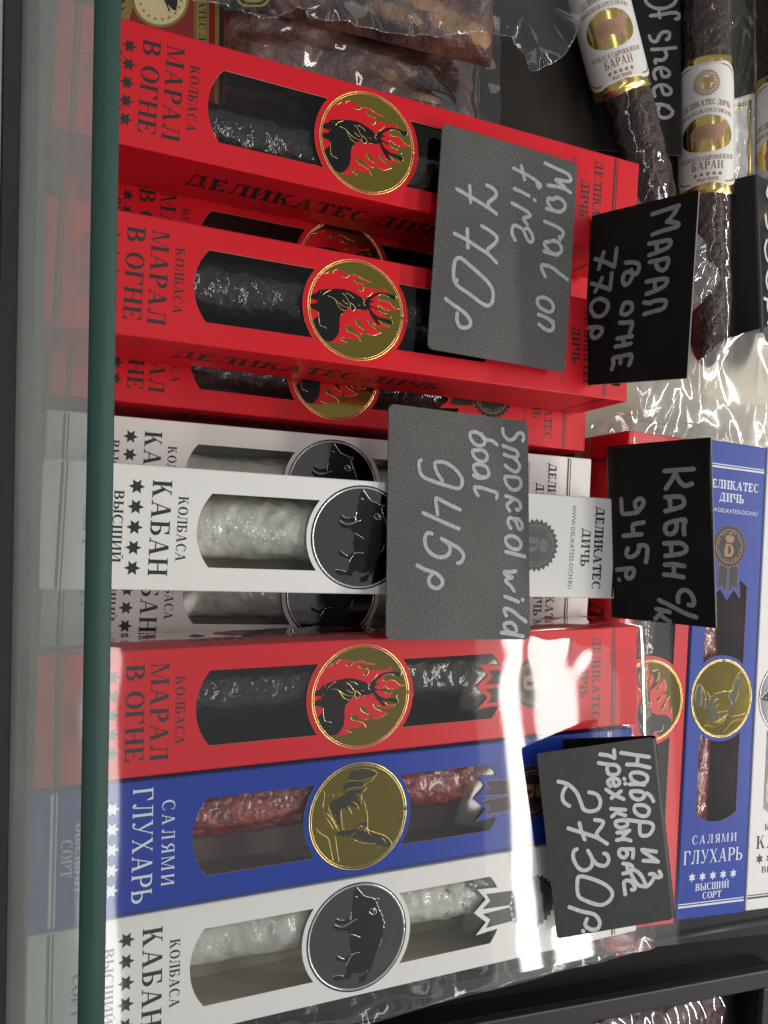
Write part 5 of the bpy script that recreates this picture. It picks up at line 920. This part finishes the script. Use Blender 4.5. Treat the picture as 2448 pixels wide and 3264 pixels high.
# ------------------------------------------------------------------ wrapped mutton sausages with paper bands
SHEEP = [(-9, 0), (-8.6, 2.8), (-7, 4.6), (-5, 5.0), (-1, 5.4), (3, 5.2), (6.2, 5.6), (7.4, 7.4), (9.4, 7.6), (11, 6.0), (11.2, 4.4), (9.6, 3.6), (8.6, 2.0), (7.6, -0.6), (6.6, -2.2), (6.8, -6), (5.4, -6), (5, -2.8), (3.6, -2.6), (3.4, -6), (2.2, -6), (1.8, -2.6), (-3.4, -2.4), (-4.4, -6), (-5.6, -6), (-5.6, -2.4), (-7, -2.2), (-7.4, -6), (-8.6, -6), (-8.5, -2)]
def sheep_sausage(p0, p1, off, rad, bagw, l0, l1, label, seed, s_off=0.0, lab_r=None, a_rot=0.0, tip=True):
    A_, B_ = at(*p0, off), at(*p1, off)
    ex = (B_ - A_); Lg = ex.length; ex = ex.normalized()
    # local x along the pack towards photo-bottom is -y of the print; y across
    ez = (N - ex * N.dot(ex)).normalized(); ey = ez.cross(ex)
    # print frame: reading direction = photo right = -? choose across vector pointing to photo right
    ac = ey if ey.x > 0 else -ey
    root = thing('wrapped_sausage', frame(ac, -ex, ac.cross(-ex), A_), label, 'sausage', 'mutton sausages in clear wrap')
    sgn = 1 if ac.cross(-ex).dot(N) > 0 else -1
    b = MB()
    def fn(i, j):
        x = i * Lg; e = 36.0
        k = 1.0
        if tip and x > Lg - e: k = math.sqrt(max(0, 1 - ((x - Lg + e) / e) ** 2.0)) * .8 + .2 * max(0, 1 - (x - Lg + e) / e)
        th = 2 * PI * j; nz = noise.noise(Vector((x * .07, math.cos(th) * 1.6, math.sin(th) * 1.6 + seed))) * 1.0 + noise.noise(Vector((x * .3, math.cos(th) * 4, math.sin(th) * 4 + seed))) * .5
        r = (rad + nz) * k
        return (s_off + r * math.cos(th), -x, sgn * r * math.sin(th))
    b.grid(fn, 120, 40, closed_v=True); b.build('casing', [M['brown_sausage']], root)
    def tubef(scale_w, dz, wob):
        def f(i, j):
            x = -6 + i * (Lg + 20); th = 2 * PI * j
            k = 1.0
            if x > Lg - 14: k = max(0.25, 1 - (x - Lg + 14) / 34.0 * .75)
            r1 = 1 - 2 * abs(noise.noise(Vector((x * .05, math.cos(th) * 1.3, seed + 4)))) + .5 * noise.noise(Vector((x * .17, math.cos(th) * 3.5, math.sin(th) * 3.5 + seed)))
            wv = wob * r1
            return ((bagw + wv) * scale_w * math.cos(th), -x, sgn * (rad + dz + wv * .6) * math.sin(th) * k)
        return f
    b = MB(); b.grid(tubef(1.0, 1.0, 0.9), 200, 60, closed_v=True); b.build('clear_wrap', [M['vac']], root)
    # paper band: printed flat, then rolled round the pack
    rx, rz = (lab_r or (bagw + 1.1)), rad + 2.3
    def roll(x, y, lift=0.0):
        th = PI / 2 - (x / rx) - a_rot
        return ((rx + lift) * math.cos(th), y, sgn * (rz + lift) * math.sin(th))
    yc = -(l0 + l1) / 2; hh = (l1 - l0) / 2; hw = rx * 1.62
    lb = MB()
    def put(parts, m, lift, grid=0): lb.tris(fill(parts, grid), lambda x, y: roll(x, y, lift), m, flip=(sgn < 0))
    body = rounded(2 * hw, 2 * hh, 10, 8); put([([(x, y + yc) for x, y in body], [])], 1, 0.0, 2.2)
    inn = rounded(2 * hw - 2, 2 * hh - 9, 14, 8); put([([(x, y + yc) for x, y in inn], [])], 0, 0.12, 2.2)
    k1 = rounded(2 * hw - 5, 2 * hh - 13, 13, 8); k0 = rounded(2 * hw - 6.6, 2 * hh - 14.6, 12.4, 8)
    put([([(x, y + yc) for x, y in k1], [[(x, y + yc) for x, y in k0]])], 2, 0.2, 3)
    S_ = hh / 34.0
    def Y(v): return yc + v * S_
    # seal, name, address, gold oval with the sheep, kind, stars, grade
    n = 24; put([([((6.6 if i % 2 == 0 else 5.7) * S_ * 1.0 * math.cos(PI * i / n), Y(19.5) + (6.6 if i % 2 == 0 else 5.7) * S_ * math.sin(PI * i / n)) for i in range(2 * n)], [ell(0, Y(19.5), 5.2 * S_, 5.2 * S_, 30)])], 3, 0.2)
    put([ring(0, Y(19.5), 4.8 * S_, 4.3 * S_, 30)], 3, 0.2); put([(ell(0, Y(19.5), 4.0 * S_, 4.0 * S_, 30), [])], 4, 0.2)
    put([(rect(-1.0, Y(17), 1.0, Y(20.2)), []), (ell(-.8, Y(21.2), 1.1, 1.2, 12), []), (ell(.8, Y(21.2), 1.1, 1.2, 12), [])], 3, 0.28)
    put(SLAB.text('ДЕЛИКАТЕС ДИЧЬ', 0, Y(8.6), 2.7 * S_, 25 * S_, arc=-0.006), 2, 0.2)
    put(SERIF.text('WWW.DELIKATESS-DICH.RU', 0, Y(5.0), 1.9 * S_, 27 * S_, arc=-0.008), 2, 0.2)
    put([(ell(0, Y(-5.2), 13.2 * S_, 9.0 * S_, 40), [])], 4, 0.2, 2.0)
    put([([(x * .95 * S_ + .5, Y(-6 + y * .95)) for x, y in SHEEP], [])], 3, 0.30, 2.0)
    for k in range(60):
        a = k * 2.4; r_ = .185 * math.sqrt(k)
        put([(ell((-1.5 + 5.4 * r_ * math.cos(a) * .9) * S_, Y(-5.0 + 1.6 * r_ * math.sin(a)), .45, .22, 6), [])], 2, 0.36)
    put([(rect(-11 * S_, Y(-13), 11 * S_, Y(-12.3)), [])], 3, 0.3, 2.0)
    put(SERIF.text('КОЛБАСА СЫРОВЯЛЕНАЯ', 0, Y(-18.2), 2.2 * S_, 28 * S_, arc=0.006), 2, 0.2)
    put(SERIF.text('БАРАН', 0, Y(-22.6), 4.0 * S_, 15 * S_), 2, 0.2)
    put([(star((i - 2) * 2.9 * S_, Y(-25.0), 1.2 * S_), []) for i in range(5)], 2, 0.2)
    put(SERIF.text('ВЫСШИЙ', 0, Y(-28.3), 1.7 * S_, 10 * S_), 2, 0.2); put(SERIF.text('СОРТ', 0, Y(-30.6), 1.7 * S_, 6 * S_), 2, 0.2)
    lb.sm = [True] * len(lb.f)
    lb.build('paper_band', [M['paper'], M['goldfoil2'], M['brown'], M['tan'], M['goldfoil2']], root)
    return root
M['goldfoil2'] = mat('gold_band', (0.80, 0.60, 0.20), 0.20, 1.0, bump=(50, 0.25, 0.002, 3))
def mmlen(p0, p1, off, p): # distance along the pack axis of picture point p
    A_, B_ = at(*p0, off), at(*p1, off); d = (B_ - A_).normalized(); return (at(*p, off) - A_).dot(d)
o1 = -374.0
q0, q1 = (1868, -160), (2085, 690)
sheep_sausage(q0, q1, o1, 12.5, 17.0, mmlen(q0, q1, o1, (1880, -135)), mmlen(q0, q1, o1, (1950, 318)), 'wrapped mutton sausage leaning past the top of the upper red box, its gold-edged band creased', 1.3, 4.0, a_rot=-0.55)
q0, q1 = (2243, -200), (2256, 1172)
sheep_sausage(q0, q1, o1, 14.0, 15.2, mmlen(q0, q1, o1, (2240, 212)), mmlen(q0, q1, o1, (2248, 644)), 'wrapped mutton sausage right of the Of sheep tag, its white band catching the light', 5.1, a_rot=-0.72)
q0, q1 = (2478, -200), (2492, 1150)
sheep_sausage(q0, q1, o1, 13.0, 14.0, mmlen(q0, q1, o1, (2480, 262)), mmlen(q0, q1, o1, (2488, 700)), 'wrapped reddish mutton sausage at the frame edge behind the folded tag', 9.7, a_rot=-0.75)
# empty wing of wrap and tail of the third band
def wing():
    pts = [(2316, -60), (2318, 600), (2420, 620), (2415, -60)]
    P_ = [tray(x, y, -376) for x, y in pts]
    b = MB()
    def fn(i, j):
        a0 = Vector(P_[0]).lerp(Vector(P_[1]), i); a1 = Vector(P_[3]).lerp(Vector(P_[2]), i); q = a0.lerp(a1, j)
        r = 1 - 2 * abs(noise.noise(Vector((q.x * .09, q.y * .05, 3.0))))
        return (q.x, q.y, -378 + 2.5 * r)
    b.grid(fn, 80, 30); o = b.build('wrap_wing', [M['vac']]); o.matrix_world = frame(U, V, N, (0, 0, 0))
    tag(o, 'empty clear wrap spread between the two upright mutton sausages', 'plastic wrap')
    b = MB()
    pl = [tray(x, y, -379) for x, y in ((2308, 322), (2410, 292), (2412, 600), (2310, 640))]
    b.tris(fill([(pl, [])], 6), lambda x, y: (x, y, -380 + .8 * math.sin(y * .3)), 0)
    for a_, c_ in (((2310, 345), (2392, 322)), ((2310, 352), (2392, 329))):
        u0, v0 = tray(*a_, -379); u1, v1 = tray(*c_, -379); b.tube([(u0, v0, -379.3), ((u0 + u1) / 2, (v0 + v1) / 2, -379.0), (u1, v1, -379.3)], .45, 5, 1)
    b.tube([(tray(2392, 318, -379)[0], tray(2392, 318, -379)[1], -378.8), (tray(2390, 590, -379)[0], tray(2390, 590, -379)[1], -378.8)], 2.4, 8, 1, squash=.4)
    o = b.build('band_tail', [M['paper'], M['goldfoil2']]); o.matrix_world = frame(U, V, N, (0, 0, 0))
    tag(o, 'loose white tail of a paper band with gold lines beside the frame-edge sausage', 'paper label')
wing()

# ------------------------------------------------------------------ crumpled bag ends
def crumple(name, outline, off, amp, seed, label, mkey='bag', cell=9.0, rim=None, soft=1.0):
    pts = [tray(x, y, off) for x, y in spline(outline + [outline[0]], 4)[:-1]]
    rnd = random.Random(seed); x0, y0, x1, y1 = bbox(pts); nodes = []
    y = y0; row = 0
    while y < y1:
        x = x0 + (cell / 2 if row % 2 else 0)
        while x < x1:
            q = (x + rnd.uniform(-.42, .42) * cell, y + rnd.uniform(-.42, .42) * cell)
            if inside(q, pts): nodes.append(q)
            x += cell
        y += cell * .86; row += 1
    n = len(pts); vs = [Vector(p) for p in pts] + [Vector(p) for p in nodes]
    r = delaunay_2d_cdt(vs, [(k, (k + 1) % n) for k in range(n)], [], 0, 1e-5)
    hgt = {}
    def height(k, p):
        if k not in hgt: hgt[k] = amp * (.9 * noise.noise(Vector((p.x * .03, p.y * .03, seed))) + rnd.uniform(-.55, .55))
        return off + hgt[k]
    bm = bmesh.new(); bv = [bm.verts.new((p.x, p.y, height(k, p))) for k, p in enumerate(r[0])]
    for f in r[2]:
        c = (sum(r[0][k].x for k in f) / 3, sum(r[0][k].y for k in f) / 3)
        if inside(c, pts): bm.faces.new([bv[k] for k in f])
    bmesh.ops.delete(bm, geom=[v for v in bm.verts if not v.link_faces], context='VERTS')
    bmesh.ops.subdivide_edges(bm, edges=bm.edges[:], cuts=3, use_grid_fill=True)
    for _ in range(int(2 * soft)): bmesh.ops.smooth_vert(bm, verts=[v for v in bm.verts if not v.is_boundary], factor=.5, use_axis_x=False, use_axis_y=False, use_axis_z=True)
    for v in bm.verts: v.co.z += .10 * amp * noise.noise(Vector((v.co.x * .22, v.co.y * .22, seed)))
    bmesh.ops.recalc_face_normals(bm, faces=bm.faces[:])
    if sum(f.normal.z for f in bm.faces) < 0: bmesh.ops.reverse_faces(bm, faces=bm.faces[:])
    bm.verts.index_update(); b = MB()
    b.add([v.co for v in bm.verts], [[v.index for v in f.verts] for f in bm.faces], 0, True)
    if rim:
        zs = [(v.co.x, v.co.y, v.co.z) for v in bm.verts if v.is_boundary]; line = []
        for x, y in spline(rim, 5):
            u, w = tray(x, y, off); q = min(zs, key=lambda z: (z[0] - u) ** 2 + (z[1] - w) ** 2); line.append((u, w, q[2]))
        b.tube(line, .35, 6, 0, taper=False)
    bm.free()
    o = b.build(name, [M[mkey]]); o.matrix_world = frame(U, V, N, (0, 0, 0)); tag(o, label, 'plastic bag'); return o
crumple('clear_bag', [(2080, 1120), (2200, 1160), (2330, 1075), (2560, 1060), (2560, 1440), (2440, 1440), (2400, 1475), (2330, 1450), (2270, 1475), (2170, 1440), (2060, 1330), (2010, 1180)], -352, 4.6, 3.0, 'crumpled clear bag end lying on the steel deck above the blue box', cell=19.0)
crumple('clear_bag', [(2020, 1200), (2180, 1240), (2400, 1290), (2560, 1270), (2560, 1400), (2300, 1400), (2080, 1330)], -370, 4.0, 12.0, 'lower crumpled fold of clear plastic on the steel deck', cell=24.0)
crumple('clear_bag', [(2170, 735), (2240, 760), (2262, 830), (2302, 880), (2255, 945), (2160, 1000)], -346, 2.2, 21.0, 'small clear bag corner between the black tag and a mutton sausage', cell=6.0)
crumple('clear_bag', [(1880, 1360), (2010, 1310), (2095, 1290), (2110, 1345), (2170, 1400), (2060, 1402), (1960, 1385)], -380, 1.6, 31.0, 'stiff clear flap standing at the end of the back red box', 'sleeve', cell=12.0)

o = crumple('loose_film', [(560, 3330), (760, 3252), (1020, 3188), (1300, 3112), (1500, 3042), (1640, 3004), (1800, 2985), (2050, 2950), (2072, 3022), (1900, 3062), (1700, 3112), (1500, 3168), (1250, 3232), (1050, 3300), (800, 3340)], -334, 3.0, 41.0, None, 'clear', cell=13.0, rim=[(2072, 3022), (1900, 3062), (1700, 3112), (1500, 3168), (1250, 3232), (1050, 3300)])
del o['category']; wm = o.matrix_world.copy(); o.parent = front_sleeve; o.matrix_parent_inverse = front_sleeve.matrix_world.inverted(); o.matrix_world = wm
slab('deck_shade', tray(300, 0, -385)[0], tray(2010, 250, -385)[0], -420, -118, -388.8, -391.6, mat('deck_shade', (0.017, 0.014, 0.011), 0.45, spec=0.25, bump=(30, 0.1, 0.002)), 'dark brown sheet added as deck shade under the vacuum packed meat', 'shade sheet')  # added dark sheet, stands for the shade on the deck here

# ------------------------------------------------------------------ vacuum packed meat at the upper left of the photo
def meat_pack(u0, u1, v0, v1, off, thick, seed, label, fat, meat='meat'):
    root = thing('meat_pack', frame(U, V, N, T((u0 + u1) / 2, (v0 + v1) / 2, off - thick)), label, 'meat pack', 'vacuum packed meat')
    lu, lv = (u1 - u0) / 2, (v1 - v0) / 2
    def surf(i, j, grow=0):
        X = (2 * i - 1); Y = (2 * j - 1); e = max(0, 1 - abs(X) ** 5) * max(0, 1 - abs(Y) ** 5)
        x, y = X * lu, Y * lv
        h = thick * (e ** .5) * (.82 + .16 * noise.noise(Vector((x * .016, y * .035, seed))) + .06 * noise.noise(Vector((x * .05, y * .12, seed + 5))))
        ridge = 1 - 2 * abs(noise.noise(Vector((x * .010, y * .05, seed + 11))))
        h += 1.6 * ridge * e
        return x, y, h
    b = MB(); b.grid(lambda i, j: surf(i, j), 130, 80); mo = b.build('meat', [M[meat]], root)
    for k, (fi, fj, ru, rv) in enumerate(fat):
        f_ = MB()
        def fn(i, j):
            th = 2 * PI * j; r = i * (1 + .35 * noise.noise(Vector((math.cos(th) * 1.5, math.sin(th) * 1.5, k * 3.1 + seed))))
            ii = min(.985, max(.015, fi + ru * r * math.cos(th))); jj = min(.985, max(.015, fj + rv * r * math.sin(th)))
            x, y, h = surf(ii, jj); return (x, y, h + .7 * (1 - i ** 2) - .25)
        f_.grid(fn, 8, 30, closed_v=True); f_.build('fat', [M['fat']], mo)
    return root, surf, lu, lv
def pack_film(root, fn, name='wrap', mk='packvac', nu=120, nv=70):
    b = MB(); b.grid(fn, nu, nv); return b.build(name, [M[mk]], root)
OFM = -352.0
uL, _ = tray(300, 100, OFM); uR, vR = tray(1585, 330, OFM); uF, _ = tray(1660, 300, OFM)
_, vT = tray(900, -230, OFM); _, vB = tray(900, 480, OFM)
root, surf, lu, lv = meat_pack(uL, uR, vT, vB, OFM, 26, 2.0, 'large vacuum pack of dark dried meat behind the upper red box, with a gold-seal label',
    [(.62, .90, .05, .07), (.93, .62, .04, .05), (.90, .93, .05, .05), (.80, .60, .06, .03), (.70, .52, .03, .03)])
def wf(i, j):
    X = -lu + (2 * lu + (uF - uR)) * i; ii = min(1, (X + lu) / (2 * lu)); x, y, h = surf(ii, j)
    s = creases(X, y * 1.2, 17.0, 4.4)
    fl = max(0, X - lu)
    return (X, y * 1.03, (h if fl == 0 else h * max(0, 1 - fl / 5.0) + 3) + 1.2 + 1.9 * s + (.05 * fl))
pack_film(root, wf)
# its label
lab = MB(); lo = T((uL + uR) / 2, (vT + vB) / 2, OFM - 26)
OFL = OFM + 4.6
def lp(px, py):
    p = at(px, py, OFL); q = p - lo; return (q.dot(U), q.dot(V))
def pxpoly(pts): return [lp(*p) for p in pts]
def lput(parts, m, lift): lab.tris(fill(parts), lambda x, y: (x, y, 26 + 4.6 + lift), m)
def pell(cx, cy, rx, ry, n=40, a0=0, a1=2 * PI): return pxpoly(ell(cx, cy, rx, ry, n, a0, a1))
lput([(pxpoly([(330, -200), (716, -200), (716, 420), (330, 420)]), [])], 0, 0)
for x0, x1, m in ((703, 716, 3), (687, 700, 2), (664, 668, 2), (627, 662, 2), (621, 624, 2)): lput([(pxpoly([(x0, -200), (x1, -200), (x1 - 4, 420), (x0 - 4, 420)]), [])], m, .06)
lput([(pell(512, -4, 92, 92), [])], 2, .12); lput([(pell(512, -4, 83, 83), [])], 1, .18)
for k in range(9):
    a = math.radians(160 - k * 20 + 5); lput([(pell(512 + 66 * math.cos(a), -4 + 66 * math.sin(a), 1, 1, 3), [])], 2, .2)
    c_ = (512 + 66 * math.cos(a), -4 + 66 * math.sin(a)); lput([(pxpoly(star(c_[0], c_[1], 6.5, .45, 5)), [])], 2, .24)
lput([(pxpoly([(505, -40), (540, -60), (560, -40), (566, -10), (566, 15), (562, 30), (566, 36), (552, 32), (545, 25), (535, 14), (538, 24), (543, 32), (540, 41), (536, 30), (530, 15), (524, 2), (512, -8)]), [])], 3, .24)
lput([(pxpoly([(350, -80), (426, -80), (424, 20), (412, 66), (384, 62), (350, 50)]), [])], 2, .12); lput([(pxpoly([(384, 28), (398, 22), (396, 29), (386, 32)]), []), (pxpoly([(378, 2), (398, 0), (398, 8), (382, 10)]), [])], 3, .2)
tx = SERIF.text('ДЕЛИКАТЕС ДИЧЬ', 0, 0, 1, 16.4)
lput([([lp(634 + y * 22, 40 + x * 20) for x, y in o], [[lp(634 + y * 22, 40 + x * 20) for x, y in h] for h in hs]) for o, hs in tx], 3, .14)
lab.build('label', [M['darkred'], M['cream'], M['olive'], M['ink']], root)
# second pack lying on it, only its lower edge in view
OF2 = -330.0
u2L, _ = tray(640, -50, OF2); u2R, _ = tray(1630, 30, OF2); _, v2T = tray(1300, -420, OF2); _, v2B = tray(1300, 62, OF2)
root2, surf2, lu2, lv2 = meat_pack(u2L, u2R, v2T, v2B, OF2, 20, 8.0, 'vacuum pack of fatty dried meat at the photo edge, lying over the labelled pack',
    [(.83, .86, .16, .07), (.60, .90, .12, .05), (.70, .80, .10, .06), (.93, .88, .06, .08)])
edge2 = [(560, -60), (600, 0), (719, 23), (782, 42), (866, 59), (930, 36), (959, 32), (1001, 67), (1108, 76), (1228, 90), (1325, 103), (1423, 111), (1515, 98), (1570, 98), (1646, 128), (1695, 217), (1722, 217), (1803, 168), (1850, 60), (1870, -60)]
o = crumple('wrap', edge2 + [(1870, -330), (560, -330)], OF2 + 4, 3.4, 14.4, None, 'clear', cell=20.0, rim=edge2[1:-1])
del o['category']; wm = o.matrix_world.copy(); o.parent = root2; o.matrix_parent_inverse = root2.matrix_world.inverted(); o.matrix_world = wm
lab = MB(); lo = T((u2L + u2R) / 2, (v2T + v2B) / 2, OF2 - 20); OFL = OF2 + 5
def lput(parts, m, lift): lab.tris(fill(parts), lambda x, y: (x, y, 25 + lift), m)
def rpx(x0, y0, x1, y1, r):
    return pxpoly([(x + (x0 + x1) / 2, y + (y0 + y1) / 2) for x, y in rounded(x1 - x0, y1 - y0, r)])
lput([(rpx(700, -200, 880, 34, 30), [])], 3, 0); lput([(rpx(752, -200, 862, 22, 34), [])], 2, .1); lput([(rpx(760, -200, 854, 15, 30), [])], 3, .16); lput([(rpx(768, -200, 848, 8, 26), [])], 2, .22)
lab.build('label', [M['darkred'], M['cream'], M['olive'], M['ink']], root2)
